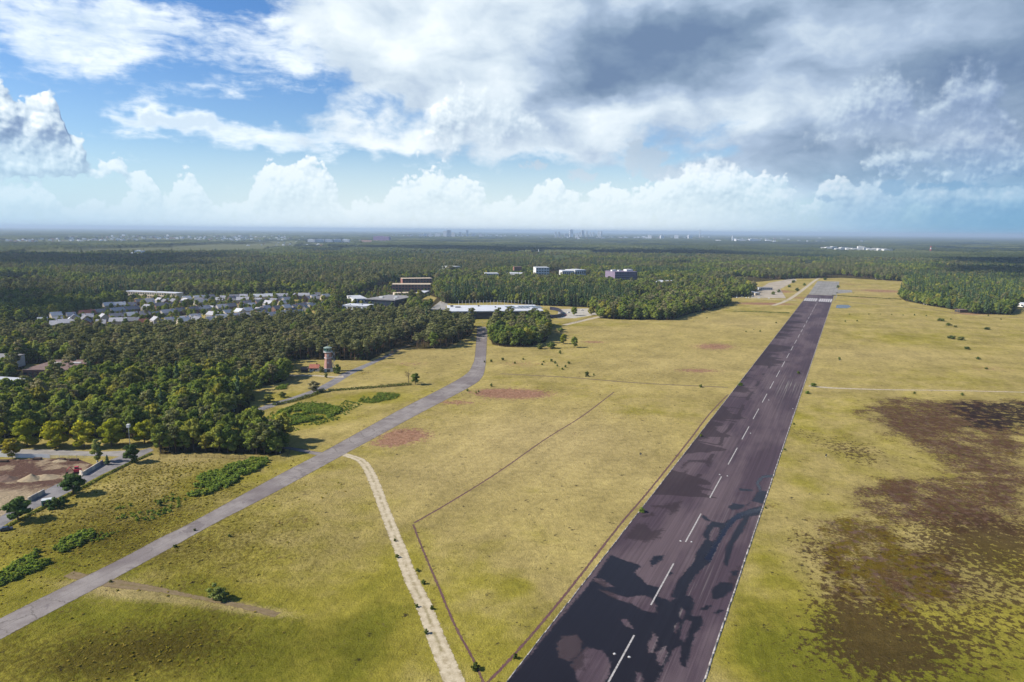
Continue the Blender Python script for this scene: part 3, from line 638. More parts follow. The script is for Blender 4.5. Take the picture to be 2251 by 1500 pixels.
def dirt(name, c0, c1, edge, bits, grassy=.0):
    """bare track that frays into the grass at its edges: gaps are cut out of the sheet"""
    def b(N, B, out):
        p = pos(N); n = N.noise(p, .5, 6, .68); f = N.noise(p, 2.6, 4, .7)
        u = N.m('ABSOLUTE', N.m('SUBTRACT', N.attr('across'), .5)); rut = N.ss(N.m('ABSOLUTE', N.m('SUBTRACT', u, .22)), .16, .02)
        cc = N.mix(N.m('MULTIPLY', rut, .5), N.mix(N.ss(n, .3, .7), c0, c1), c1)
        mid = N.m('MULTIPLY', N.ss(u, .14, .0), N.ss(N.noise(p, .22, 4, .65), .46, .6)); cc = N.mix(N.m('MULTIPLY', mid, .55), cc, (.15, .125, .04, 1))
        N.put(B.inputs['Base Color'], N.v('SCALE', cc, scale=N.lerp(f, .25, .75, .86, 1.14)))
        a = N.ss(N.m('ADD', N.attr('rim'), N.m('MULTIPLY', N.m('SUBTRACT', N.m('ADD', N.m('MULTIPLY', n, .6), N.m('MULTIPLY', f, .4)), .5 + grassy), bits)), edge * .4, edge)
        tr = N.new('ShaderNodeBsdfTransparent'); mx = N.new('ShaderNodeMixShader'); N.put(mx.inputs[0], a)
        N.l.new(tr.outputs[0], mx.inputs[1]); N.l.new(B.outputs[0], mx.inputs[2]); N.l.new(mx.outputs[0], out.inputs[0])
    return material(name, b, .95, .1)
M_SAND = dirt('sandy_track', (.29, .235, .145, 1), (.46, .39, .275, 1), .55, 2.0, .0)
M_SAND2 = dirt('pale_track', (.31, .255, .175, 1), (.42, .36, .27, 1), .8, 3.0)
M_HEATHLINE = dirt('heather_row', (.080, .036, .042, 1), (.13, .066, .066, 1), .3, 1.6)
M_SOIL = dirt('worn_soil', (.130, .092, .048, 1), (.19, .14, .078, 1), .8, 3.0, .03)
band('sandy_path', [(745, 997), (768, 1003), (792, 1012), (808, 1030), (824, 1064), (848, 1128), (877, 1202), (902, 1268), (930, 1327), (958, 1400), (996, 1494), (1035, 1590)], [4.5, 5, 5.2, 5.4, 5.4, 5.2, 5.2, 5.4, 5.6, 5.8, 6.2, 6.4], .02, M_SAND)
band('sandy_path', [(1778, 848), (1800, 851), (1850, 854), (1950, 857), (2100, 859), (2300, 864), (2500, 870)], [7, 6, 4.6, 3.6, 3.2, 3.0, 3.0], .02, M_SAND2)
band('heather_row', [(910, 1150), (1000, 1098), (1100, 1035), (1200, 965), (1280, 915), (1350, 862)], 1.2, .02, M_HEATHLINE)
band('heather_row', [(908, 1153), (930, 1210), (962, 1285), (1000, 1375), (1040, 1450), (1075, 1530)], 1.1, .02, M_HEATHLINE)
band('heather_row', [(1030, 1540), (1130, 1440), (1250, 1298), (1362, 1155), (1430, 1075), (1510, 975), (1560, 910), (1600, 868)], 1.25, .02, M_HEATHLINE)
band('worn_track', [(150, 1262), (250, 1283), (340, 1295), (430, 1313), (520, 1330), (610, 1352)], [5, 6, 4, 3, 3.5, 4], .015, M_SOIL)
band('worn_track', [(1100, 822), (1250, 830), (1400, 842), (1600, 852)], 4, .015, M_SOIL)
band('worn_track', [(1240, 715), (1290, 703), (1330, 694)], 9, .02, M_SAND2)
band('worn_track', [(1835, 660), (1900, 668), (2040, 680), (2150, 695), (2280, 700)], 6, .015, M_SOIL)
M_WHEEL = dirt('wheel_marks', (.150, .120, .030, 1), (.19, .150, .045, 1), .25, 2.2, .12)
for q in ([(862, 1098), (905, 1066), (980, 1022), (1075, 965), (1190, 900), (1330, 850)], [(905, 1100), (960, 1062), (1050, 1005), (1150, 945), (1260, 890)], [(1150, 1420), (1270, 1275), (1385, 1135), (1470, 1020), (1560, 902)], [(1700, 1180), (1745, 1000), (1790, 900), (1900, 820), (2060, 760)], [(520, 1420), (600, 1330), (690, 1240), (770, 1130), (800, 1040)]):
    c_ = np.array(GP(q)); tn = np.gradient(c_, axis=0); tn /= np.linalg.norm(tn, axis=1)[:, None]; nn_ = np.stack([-tn[:, 1], tn[:, 0]], 1)
    for o_ in (-.85, .85): band('wheel_track', (c_ + nn_ * o_).tolist(), .55, .012, M_WHEEL, False)
band('side_path', [(722, 1000), (690, 996), (650, 988), (622, 984)], [6, 4.5, 4, 4], .025, M_TAXI)
# road that skirts the wood, from the building site past the tower to the museum
def road_mat(N, B, out):
    p = pos(N); n = N.noise(p, .15, 5, .6); f = N.noise(p, 2.0, 4, .7)
    c = N.mix(N.ss(n, .35, .65), (.14, .13, .132, 1), (.20, .185, .182, 1))
    N.put(B.inputs['Base Color'], N.v('SCALE', c, scale=N.lerp(f, .25, .75, .88, 1.12)))
M_ROAD = material('grey_asphalt', road_mat, .85, .2)
strip('road', [(-120, 1222), (0, 1137), (60, 1100), (130, 1062), (200, 1030), (262, 1004), (330, 985)], [(-120, 1262), (0, 1162), (70, 1122), (150, 1083), (225, 1043), (290, 1013), (338, 990)], .03, M_ROAD)
strip('road', [(470, 930), (540, 908), (600, 886), (640, 874), (690, 856), (725, 838), (752, 822), (800, 802), (858, 778)], [(482, 936), (552, 912), (612, 891), (652, 879), (705, 861), (740, 844), (772, 824), (815, 803), (868, 778)], .03, M_ROAD)
band('road', [(560, 818), (640, 825), (690, 826), (735, 829), (755, 828)], [5, 5.5, 5.5, 6, 9], .035, M_SAND2)
band('road', [(858, 778), (880, 767), (925, 748)], [7, 6, 5], .028, M_SOIL)
strip('concrete_strip', [(-200, 990), (0, 988), (110, 989), (215, 993), (290, 990)], [(-200, 1012), (0, 1004), (110, 1001), (210, 1003), (280, 1004)], .025, plain('pale_concrete', (.24, .22, .20), .9, .1, .2, .2))
# approach road and yard of the museum
sheet('concrete_yard', [(925, 700), (940, 684), (968, 662), (985, 668), (968, 690), (955, 704)], .02, plain('yard_paving', (.27, .255, .23), .9, .1, .2, .1))
sheet('concrete_yard', [(1225, 700), (1228, 680), (1300, 678), (1312, 692), (1262, 700)], .02, plain('gravel_yard', (.36, .33, .28), .9, .1, .2, .1))
sheet('concrete_yard', [(1650, 655), (1660, 642), (1690, 622), (1745, 612), (1752, 616), (1715, 636), (1728, 656)], .02, plain('sandy_concrete', (.32, .275, .22), .95, .0, .25, .05))
band('dirt_track', [(1700, 672), (1740, 655), (1790, 618), (1800, 612)], 8, .03, M_SAND2)
band('dirt_track', [(1590, 652), (1650, 656), (1725, 660), (1750, 660)], 7, .03, M_SAND2)
# soil of the building site
def site_mat(N, B, out):
    p = pos(N); n = N.noise(p, .08, 6, .65); f = N.noise(p, .7, 5, .7)
    c = N.mix(N.ss(n, .50, .64), (.095, .052, .038, 1), (.26, .195, .125, 1)); px, py, _ = N.sep(p)
    c = N.mix(N.ss(N.m('ADD', N.m('MULTIPLY', N.m('SUBTRACT', n, .5), 40), py), 292, 282), c, (.30, .232, .148, 1))
    N.put(B.inputs['Base Color'], N.v('SCALE', c, scale=N.lerp(f, .25, .75, .68, 1.3)))
    bu = N.new('ShaderNodeBump'); bu.inputs['Strength'].default_value = 1.0; bu.inputs['Distance'].default_value = .6; N.put(bu.inputs['Height'], f); N.put(B.inputs['Normal'], bu.outputs[0])
M_SITE = material('churned_soil', site_mat, .95, .05)
sheet('construction_ground', SITE, .02, M_SITE)
# pond beside the runway end
def water_mat(N, B, out):
    B.inputs['Base Color'].default_value = (.05, .055, .055, 1); B.inputs['Roughness'].default_value = .25
    bu = N.new('ShaderNodeBump'); bu.inputs['Strength'].default_value = .05; N.put(bu.inputs['Height'], N.noise(pos(N), .8, 3)); N.put(B.inputs['Normal'], bu.outputs[0])
M_WATER = material('pond_water', water_mat, .06, .5)
sheet('pond', [(1837, 677), (1839, 671), (1850, 670), (1866, 671), (1871, 675), (1862, 678), (1846, 678)], .03, M_WATER)
# village streets
M_STREET = plain('street_paving', (.24, .22, .21), .9, .1, .15, .1)
for q in ([(250, 672), (330, 690), (420, 705), (520, 712)], [(330, 712), (450, 690), (560, 676), (690, 662)], [(120, 712), (230, 712), (350, 716)], [(250, 694), (350, 672), (480, 662), (600, 658)], [(420, 716), (540, 700), (640, 678)]):
    band('village_street', q, 9, .03, M_STREET)

# ================================================================ foliage
def leaf_material(name, ca, cb, cc, transl=.34, spread=.42):
    """leaf clumps: each clump and each tree has its own shade of the kind's greens"""
    mt = bpy.data.materials.new(name); mt.use_nodes = True; t = mt.node_tree; t.nodes.clear(); N = NT(t)
    out = N.new('ShaderNodeOutputMaterial'); rnd = N.new('ShaderNodeObjectInfo').outputs['Random']
    tint = N.attr('tint')
    c = N.mix(N.ss(rnd, .08, .62), ca, cb); c = N.mix(N.ss(rnd, .80, .98), c, cc)
    k = N.m('MULTIPLY', N.lerp(tint, 0, 1, 1 - spread, 1 + spread), N.lerp(N.m('FRACT', N.m('MULTIPLY', rnd, 7.31)), 0, 1, .82, 1.2))
    c = N.v('SCALE', c, scale=N.m('MULTIPLY', k, 1.7))
    d = N.new('ShaderNodeBsdfDiffuse'); N.put(d.inputs[0], c)
    tr = N.new('ShaderNodeBsdfTranslucent'); N.put(tr.inputs[0], N.mix(1.0, c, (1.5, 1.4, .6, 1), 'MULTIPLY'))
    mx = N.new('ShaderNodeMixShader'); mx.inputs[0].default_value = transl
    N.l.new(d.outputs[0], mx.inputs[1]); N.l.new(tr.outputs[0], mx.inputs[2]); N.l.new(mx.outputs[0], out.inputs[0])
    return mt
M_OAK = leaf_material('broadleaf_foliage', (.058, .084, .018, 1), (.112, .134, .028, 1), (.165, .155, .030, 1))
M_PINE = leaf_material('pine_needles', (.078, .084, .034, 1), (.112, .114, .050, 1), (.13, .115, .062, 1), .26)
M_FIR = leaf_material('conifer_needles', (.036, .058, .030, 1), (.052, .078, .034, 1), (.07, .088, .038, 1), .22)
M_BIRCH = leaf_material('birch_foliage', (.10, .12, .035, 1), (.135, .150, .045, 1), (.17, .165, .055, 1))
M_BUSH = leaf_material('shrub_foliage', (.048, .064, .016, 1), (.075, .095, .024, 1), (.115, .115, .035, 1))
M_FERN = leaf_material('bracken_fronds', (.080, .120, .024, 1), (.112, .150, .030, 1), (.15, .17, .036, 1), .42)
M_YEL = leaf_material('yellowing_foliage', (.145, .130, .018, 1), (.165, .140, .020, 1), (.15, .12, .02, 1))
M_LIME = leaf_material('sunlit_yellow_green_foliage', (.150, .165, .016, 1), (.19, .190, .018, 1), (.20, .19, .02, 1), .42)
M_DARK = leaf_material('dark_round_foliage', (.030, .052, .016, 1), (.040, .064, .018, 1), (.046, .07, .02, 1), .25)
M_DRY = leaf_material('dry_twigs', (.14, .10, .06, 1), (.17, .125, .075, 1), (.15, .11, .07, 1), .1)
M_BARK = plain('bark', (.095, .070, .052), .95, .05, .3, .8)
M_PBARK = plain('pine_bark', (.16, .095, .062), .95, .05, .3, .8)
M_WBARK = plain('birch_bark', (.42, .40, .36), .9, .1, .35, 1.2)

def clumps(P_, Nrm, size, rng):
    """one small bent leaf-clump per point, facing roughly along Nrm"""
    n = len(P_); nv = Nrm + rng.normal(0, .38, (n, 3)); nv /= np.linalg.norm(nv, axis=1)[:, None]
    a = np.cross(nv, rng.normal(0, 1, (n, 3))); a /= np.linalg.norm(a, axis=1)[:, None] + 1e-9; b = np.cross(nv, a)
    s = (size * rng.uniform(.65, 1.25, n))[:, None]; e = rng.uniform(.6, 1.0, (n, 1))
    V = np.stack([P_ - a * s * .5 - nv * s * .12, P_ - b * s * .5 * e + nv * s * .1, P_ + a * s * .5 - nv * s * .12, P_ + b * s * .5 * e + nv * s * .1], 1).reshape(-1, 3)
    F = np.arange(n * 4).reshape(n, 4)
    return V, F, np.repeat(rng.uniform(0, 1, n), 4)
ICO = None
def ico():
    global ICO
    if ICO is None:
        bm = bmesh.new(); bmesh.ops.create_icosphere(bm, subdivisions=2, radius=1)
        ICO = (np.array([v.co for v in bm.verts]), np.array([[v.index for v in f.verts] for f in bm.faces])); bm.free()
    return ICO
def crown_mesh(lobes, n, size, rng, core=.80):
    """lobes (x, y, z, rx, rz): a broken core inside, many clumps over the outside"""
    L = np.array(lobes); area = L[:, 3] * (L[:, 3] + L[:, 4]); pick = rng.choice(len(L), n, p=area / area.sum())
    d = rng.normal(0, 1, (n, 3)); d[:, 2] = np.where(d[:, 2] < -.3, -d[:, 2], d[:, 2]); d /= np.linalg.norm(d, axis=1)[:, None]
    rad = np.stack([L[pick, 3], L[pick, 3], L[pick, 4]], 1); P_ = L[pick, :3] + d * rad * rng.uniform(.82, 1.08, (n, 1))
    keep = np.ones(n, bool)
    for i, l in enumerate(L):
        q = (P_ - l[:3]) / np.array([l[3], l[3], l[4]]); keep &= (np.linalg.norm(q, axis=1) > .78) | (pick == i)
    V, F, T = clumps(P_[keep], d[keep], size, rng)
    Vs, Fs, Ts = [V], [F], [T]; off = len(V); tris = []
    iv, jf = ico()
    for l in L:
        w = iv * (1 + rng.uniform(-.16, .10, (len(iv), 1))) * np.array([l[3], l[3], l[4]]) * core + l[:3]
        Vs.append(w); tris.append(jf + off); Ts.append(np.full(len(iv), .5)); off += len(iv)
    return np.concatenate(Vs), [np.concatenate(Fs), np.concatenate(tris)], np.concatenate(Ts)
def tube(pts, rad, sides=6):
    V, F = [], []
    P_ = [Vector(p) for p in pts]
    for i, p in enumerate(P_):
        d = (P_[min(i + 1, len(P_) - 1)] - P_[max(i - 1, 0)]).normalized(); a = d.orthogonal().normalized(); b = d.cross(a)
        for k in range(sides):
            t = 2 * math.pi * k / sides; V.append(p + (a * math.cos(t) + b * math.sin(t)) * rad[i])
    for i in range(len(P_) - 1):
        for k in range(sides): F.append((i * sides + k, i * sides + (k + 1) % sides, (i + 1) * sides + (k + 1) % sides, (i + 1) * sides + k))
    return np.array([tuple(v) for v in V]), np.array(F)
def joined(parts):
    V, F, o = [], [], 0
    for v, f in parts: V.append(v); F.append(f + o); o += len(v)
    return np.concatenate(V), np.concatenate(F)
PROTO = {}        # kind -> list of (crown mesh, trunk mesh, joined mesh, height, radius)
def proto(kind, lobes, n, size, limbs, leaf, bark, rng, height, radius, core=.8):
    V, F, T = crown_mesh(lobes, n, size, rng, core); tv, tf = joined([tube(*l) for l in limbs])
    cm = npmesh(kind + '_crown', V, F, leaf, dict(tint=T)); tm = npmesh(kind + '_trunk', tv, tf, bark)
    jv = np.concatenate([V, tv]); jf = [F[0], F[1], tf + len(V)]; nf = [len(x) for x in jf]
    jm = npmesh(kind, jv, jf, None, dict(tint=np.concatenate([T, np.zeros(len(tv))])), mats=[leaf, bark], mi=np.concatenate([np.zeros(nf[0] + nf[1]), np.ones(nf[2])]).astype(int))
    PROTO.setdefault(kind, []).append((cm, tm, jm, height, radius))
def limbs_to(lobes, h0, r, rng, n=5):
    out = [([(0, 0, 0), (rng.uniform(-.2, .2), rng.uniform(-.2, .2), h0), (rng.uniform(-.3, .3), rng.uniform(-.3, .3), h0 * 1.5)], [r, r * .75, r * .4])]
    for l in lobes[:n]: out.append(([(0, 0, h0 * .8), (l[0] * .5, l[1] * .5, h0 + (l[2] - h0) * .55), (l[0] * .85, l[1] * .85, l[2])], [r * .5, r * .32, r * .12], 5))
    return out
def round_tree(kind, leaf, rng, H=15.0, Rr=5.2, n=620, size=1.15, low=.28, bark=None, flat=1.0, lob=11):
    L = []
    for i in range(lob):
        a = i * 2.4 + rng.uniform(-.4, .4); t = (i + .5) / lob; z = H * (low + (1 - low) * (t ** .85)) - H * .1
        rr_ = Rr * (.62 * math.sin(math.pi * min(.97, .18 + .74 * t)) + rng.uniform(-.06, .06)); s = Rr * rng.uniform(.36, .52) * (1.05 - .25 * t)
        L.append((rr_ * math.cos(a), rr_ * math.sin(a), z, s, s * .78 * flat))
    L.append((0, 0, H * (low + .34), Rr * .62, H * .26))
    proto(kind, L, n, size, limbs_to(L, H * low, H * .022 + .05, rng), leaf, bark or M_BARK, rng, H, Rr)
def pine_tree(kind, rng, H=17.0, n=420, size=1.05):
    L = []; base = H * rng.uniform(.50, .62)
    for i in range(9):
        a = i * 2.4 + rng.uniform(-.5, .5); t = i / 8; z = base + (H - base) * (.12 + .80 * t); q = (3.3 * (1 - .62 * t) + .3) * rng.uniform(.7, 1.2); s = rng.uniform(1.4, 2.4) * (1.1 - .3 * t)
        L.append((q * math.cos(a), q * math.sin(a), z, s, s * .58))
    lean = rng.uniform(-.6, .6)
    limbs = [([(0, 0, 0), (lean * .4, 0, H * .45), (lean, lean * .5, H * .92)], [.26, .20, .07])]
    for l in L[:7]: limbs.append(([(lean * .6, 0, l[2] - 1.0), (l[0] * .9, l[1] * .9, l[2] - .2)], [.09, .04], 4))
    proto(kind, L, n, size, limbs, M_PINE, M_PBARK, rng, H, 3.6, .72)
def fir_tree(kind, rng, H=19.0, n=420, size=1.1, Rr=2.9):
    L = []
    for i in range(12):
        t = i / 11; z = H * (.12 + .84 * t); rr_ = Rr * (1 - t) ** .8 * rng.uniform(.75, 1.1); a = i * 2.4
        L.append((rr_ * .4 * math.cos(a), rr_ * .4 * math.sin(a), z, rr_ * .72 + .28, H * .07))
    proto(kind, L, n, size, [([(0, 0, 0), (0, 0, H * .6), (0, 0, H * .96)], [.24, .14, .04])], M_FIR, M_BARK, rng, H, Rr, .8)
rg = np.random.default_rng(5)
for i in range(5): round_tree('broadleaf_tree', M_OAK, rg, rg.uniform(12.5, 17), rg.uniform(4.4, 5.8))
for i in range(6): pine_tree('pine_tree', rg, rg.uniform(15.5, 19))
for i in range(3): fir_tree('conifer_tree', rg, rg.uniform(17, 22))
for i in range(3): round_tree('birch_tree', M_BIRCH, rg, rg.uniform(13, 16), rg.uniform(2.7, 3.3), 420, 1.0, .22, M_WBARK, 1.25, 9)
for i in range(3): round_tree('yellow_green_tree', M_LIME, rg, rg.uniform(12, 14), rg.uniform(5.4, 6.2), 760, 1.1, .22, flat=.8)
for i in range(2): round_tree('round_tree', M_DARK, rg, 8.2, 3.7, 620, .75, .30, flat=.95)
for i in range(4): round_tree('bush', M_BUSH, rg, 3.6, 1.9, 200, .62, .06, flat=.9, lob=7)
for i in range(2): round_tree('fern_clump', M_FERN, rg, 1.7, 1.35, 70, .55, .02, flat=.8, lob=5)
M_TUFT = leaf_material('grass_blades', (.165, .140, .022, 1), (.205, .165, .045, 1), (.13, .12, .016, 1), .45, .4)
for i in range(3): round_tree('grass_tuft', M_TUFT, rg, .42, .60, 30, .36, .02, flat=.5, lob=3)
for i in range(2): round_tree('tussock', M_DRY, rg, .9, .9, 40, .4, .02, flat=.7, lob=4)

def plant(kind, name, x, y, label, grp=None, sc=1.0, var=None, rz=None, cat='tree', parts=True, szz=None, leaf=None):
    cm, tm, jm, H, Rr = PROTO[kind][(random.randrange(99) if var is None else var) % len(PROTO[kind])]
    rz = random.uniform(0, 6.28) if rz is None else rz
    if parts:
        o = bpy.data.objects.new(name, None); o.empty_display_size = .5; link(o); obj('trunk', tm, o); c = obj('crown', cm, o)
        if leaf:
            c.data = cm.copy(); c.data.materials.clear(); c.data.materials.append(leaf)
    else: o = obj(name, jm)
    o.location = (x, y, 0); o.rotation_euler = (0, 0, rz); o.scale = (sc, sc, szz or sc)
    return tag(o, label, cat, grp)

def scatter(poly, spacing, seed, clear=(), jit=.42):
    p = np.array(poly); x0, y0 = p.min(0); x1, y1 = p.max(0); r = np.random.default_rng(seed)
    X, Y = np.meshgrid(np.arange(x0, x1, spacing), np.arange(y0, y1, spacing * .87)); X = X + (np.arange(X.shape[0]) % 2)[:, None] * spacing / 2
    X = (X + r.uniform(-jit, jit, X.shape) * spacing).ravel(); Y = (Y + r.uniform(-jit, jit, Y.shape) * spacing).ravel()
    az_ = np.degrees(np.arctan2(X, Y)); k = (np.abs(az_) < 44) & (np.hypot(X, Y) < 3300); X, Y = X[k], Y[k]
    k = within(X, Y, poly)
    for q in clear: k &= ~within(X, Y, q)
    return X[k], Y[k]
TREES = []     # x, y, kind index, zone
KINDS = ['broadleaf_tree', 'pine_tree', 'conifer_tree', 'birch_tree']
def add_zone(zone, X, Y, mixf):
    r = np.random.default_rng(len(TREES) + 77); u = r.uniform(0, 1, len(X)); pr = mixf(X, Y); cum = np.cumsum(pr, 0); kidx = (u[None] > cum).sum(0).clip(0, 3)
    TREES.extend(zip(X, Y, kidx, [zone] * len(X)))
one = lambda X: np.ones_like(X)
def mix_main(X, Y):
    n = fbm(X / 60, Y / 60, 31, 3); pine = sst(n + (Y - 470) / 260 + (X + 230) / 600, .42, .66) * .86 + .04
    return np.stack([(1 - pine) * .82, pine, 0 * X + .02, (1 - pine) * .18])
def mix_far(X, Y):
    n = fbm(X / 140, Y / 140, 41, 3); m = fbm(X / 110, Y / 110, 47, 3); fir = sst(m, .58, .66) * .6; pine = (1 - fir) * sst(n, .44, .58) * .7
    rest = 1 - fir - pine; return np.stack([rest * .80, pine, fir, rest * .20])
BUILD_CLEAR = []     # footprints kept free of trees: filled by the buildings

# ================================================================ buildings
M_WHITE = plain('white_render', (.60, .59, .57), .8, .2, .08, .15)
M_CREAM = plain('cream_wall', (.55, .47, .36), .9, .1, .1, .2)
M_BRICK = plain('red_brick', (.27, .13, .10), .9, .1, .2, .5)
M_TBRICK = plain('pale_tower_brick', (.40, .225, .185), .9, .1, .2, .5)
M_BROWN = plain('brown_brick', (.20, .12, .09), .9, .1, .2, .5)
M_PURPLE = plain('purple_cladding', (.20, .155, .215), .7, .2, .1, .1)
M_MAG = plain('magenta_cladding', (.40, .26, .42), .7, .2, .08, .05)
M_GREYR = plain('grey_roof_felt', (.22, .21, .21), .9, .1, .15, .2)
M_LROOF = plain('pale_roof_sheet', (.42, .43, .45), .6, .3, .1, .15)
M_WROOF = plain('white_roof_membrane', (.50, .51, .54), .6, .3, .08, .1)
M_TILE = plain('dark_roof_tiles', (.16, .16, .18), .8, .2, .2, .8)
M_TILE2 = plain('grey_roof_tiles', (.34, .335, .355), .8, .2, .2, .8)
M_RTILE = plain('red_roof_tiles', (.30, .11, .075), .8, .2, .2, .8)
M_BRROOF = plain('brown_roof_felt', (.17, .115, .10), .9, .1, .2, .3)
M_TANROOF = plain('tan_roof', (.46, .37, .27), .9, .1, .12, .2)
M_DARKW = plain('dark_navy_cladding', (.022, .022, .045), .5, .4, .15, .1)
M_GLASS = plain('window_glass', (.03, .045, .055), .1, .6, .1, .3)
M_GREENG = plain('green_tinted_glass', (.015, .10, .075), .12, .6, .15, .6)
M_METAL = plain('galvanised_metal', (.50, .52, .52), .5, .4, .1, .8)
M_WOOD = plain('dark_timber', (.09, .06, .045), .9, .1, .2, .6)
M_GREENP = plain('teal_paint', (.10, .24, .22), .5, .3, .1, .8)
M_REDP = plain('red_paint', (.42, .03, .05), .45, .4, .1, .8)
M_BLACK = plain('black_rubber', (.02, .02, .02), .8, .2, .1, .8)
M_SOLAR = plain('solar_glass', (.05, .065, .11), .2, .5, .2, .6)
M_FAR = plain('pale_far_wall', (.72, .72, .74), .8, .2, .08, .02)
M_FARD = plain('grey_far_wall', (.44, .46, .50), .8, .2, .08, .02)
M_FARR = plain('red_far_wall', (.36, .24, .21), .8, .2, .08, .02)

class MB:
    def __init__(s): s.v = []; s.f = []
    def box(s, x0, x1, y0, y1, z0, z1):
        n = len(s.v); s.v += [(x0, y0, z0), (x1, y0, z0), (x1, y1, z0), (x0, y1, z0), (x0, y0, z1), (x1, y0, z1), (x1, y1, z1), (x0, y1, z1)]
        s.f += [tuple(n + i for i in q) for q in ((3, 2, 1, 0), (4, 5, 6, 7), (0, 1, 5, 4), (1, 2, 6, 5), (2, 3, 7, 6), (3, 0, 4, 7))]; return s
    def lathe(s, prof, sides=12, cx=0, cy=0, sx=1, sy=1, off=0.0):
        n = len(s.v)
        for r_, z in prof:
            for k in range(sides): a = 2 * math.pi * (k + off) / sides; s.v.append((cx + r_ * sx * math.cos(a), cy + r_ * sy * math.sin(a), z))
        for i in range(len(prof) - 1):
            for k in range(sides): s.f.append((n + i * sides + k, n + i * sides + (k + 1) % sides, n + (i + 1) * sides + (k + 1) % sides, n + (i + 1) * sides + k))
        s.f.append(tuple(n + k for k in reversed(range(sides)))); s.f.append(tuple(n + (len(prof) - 1) * sides + k for k in range(sides))); return s
    def gable(s, x0, x1, y0, y1, z0, z1, ov=.4, th=.25, along='x'):
        """a pitched roof with thickness, ridge along x or y"""
        n = len(s.v); x0 -= ov; x1 += ov; y0 -= ov; y1 += ov
        if along == 'x': ym = (y0 + y1) / 2; pr = [(y0, z0), (ym, z1), (y1, z0), (y1, z0 - th), (ym, z1 - th), (y0, z0 - th)]; s.v += [(x0, a, b) for a, b in pr] + [(x1, a, b) for a, b in pr]
        else: xm = (x0 + x1) / 2; pr = [(x0, z0), (xm, z1), (x1, z0), (x1, z0 - th), (xm, z1 - th), (x0, z0 - th)]; s.v += [(a, y0, b) for a, b in pr] + [(a, y1, b) for a, b in pr]
        for i in range(6): j = (i + 1) % 6; s.f.append((n + i, n + j, n + 6 + j, n + 6 + i))
        for q in ((0, 1, 4, 5), (1, 2, 3, 4)): s.f.append(tuple(n + i for i in q)); s.f.append(tuple(n + 6 + i for i in reversed(q)))
        return s
    def walls(s, x0, x1, y0, y1, z0, z1, zr=None, along='x'):
        """four walls, with gables up to zr under a pitched roof"""
        s.box(x0, x1, y0, y1, z0, z1)
        if zr:
            n = len(s.v)
            if along == 'x':
                ym = (y0 + y1) / 2; s.v += [(x0, y0, z1), (x0, y1, z1), (x0, ym, zr), (x1, y0, z1), (x1, y1, z1), (x1, ym, zr)]
            else:
                xm = (x0 + x1) / 2; s.v += [(x0, y0, z1), (x1, y0, z1), (xm, y0, zr), (x0, y1, z1), (x1, y1, z1), (xm, y1, zr)]
            s.f += [(n, n + 1, n + 2), (n + 3, n + 5, n + 4), (n, n + 2, n + 5, n + 3), (n + 1, n + 4, n + 5, n + 2)]
        return s
    def tube(s, pts, rad, sides=6):
        v, f = tube(pts, rad if isinstance(rad, (list, tuple)) else [rad] * len(pts), sides); n = len(s.v); s.v += [tuple(q) for q in v]; s.f += [tuple(int(i) + n for i in q) for q in f]
        s.f.append(tuple(n + k for k in reversed(range(sides)))); s.f.append(tuple(n + (len(pts) - 1) * sides + k for k in range(sides))); return s
    def mesh(s, name, mat, bevel=0):
        me = bpy.data.meshes.new(name); me.from_pydata(s.v, [], s.f); me.materials.append(mat)
        bm = bmesh.new(); bm.from_mesh(me); bmesh.ops.recalc_face_normals(bm, faces=bm.faces)
        if bevel: bmesh.ops.bevel(bm, geom=list(bm.edges), offset=bevel, segments=1, affect='EDGES')
        bm.to_mesh(me); bm.free(); return me
    def part(s, name, mat, parent, loc=(0, 0, 0), rz=0.0): return obj(name, s.mesh(name, mat), parent, loc, rz)
    def thing(s, name, mat, loc=(0, 0, 0), rz=0.0): return obj(name, s.mesh(name, mat), None, loc, rz)
def root(name, loc, rz, label, cat, grp=None):
    o = bpy.data.objects.new(name, None); o.location = loc; o.rotation_euler = (0, 0, rz); link(o); return tag(o, label, cat, grp)
def frame(pl, pr):
    """base line from two photo positions on the ground: origin, length, turn"""
    a, b = G(*pl), G(*pr); return (a[0], a[1], 0), math.hypot(b[0] - a[0], b[1] - a[1]), math.atan2(b[1] - a[1], b[0] - a[0])
FOOT = []
def foot(loc, rz, x0, x1, y0, y1, m_=3.0):
    c, s_ = math.cos(rz), math.sin(rz)
    FOOT.append([(loc[0] + c * x - s_ * y, loc[1] + s_ * x + c * y) for x, y in ((x0 - 4, -6), (x1 + 4, -6), (x1 + 4, y1 + 4), (x0 - 4, y1 + 4))])
    BUILD_CLEAR.append([(loc[0] + c * x - s_ * y, loc[1] + s_ * x + c * y) for x, y in ((x0 - m_, y0 - m_), (x1 + m_, y0 - m_), (x1 + m_, y1 + m_), (x0 - m_, y1 + m_))])
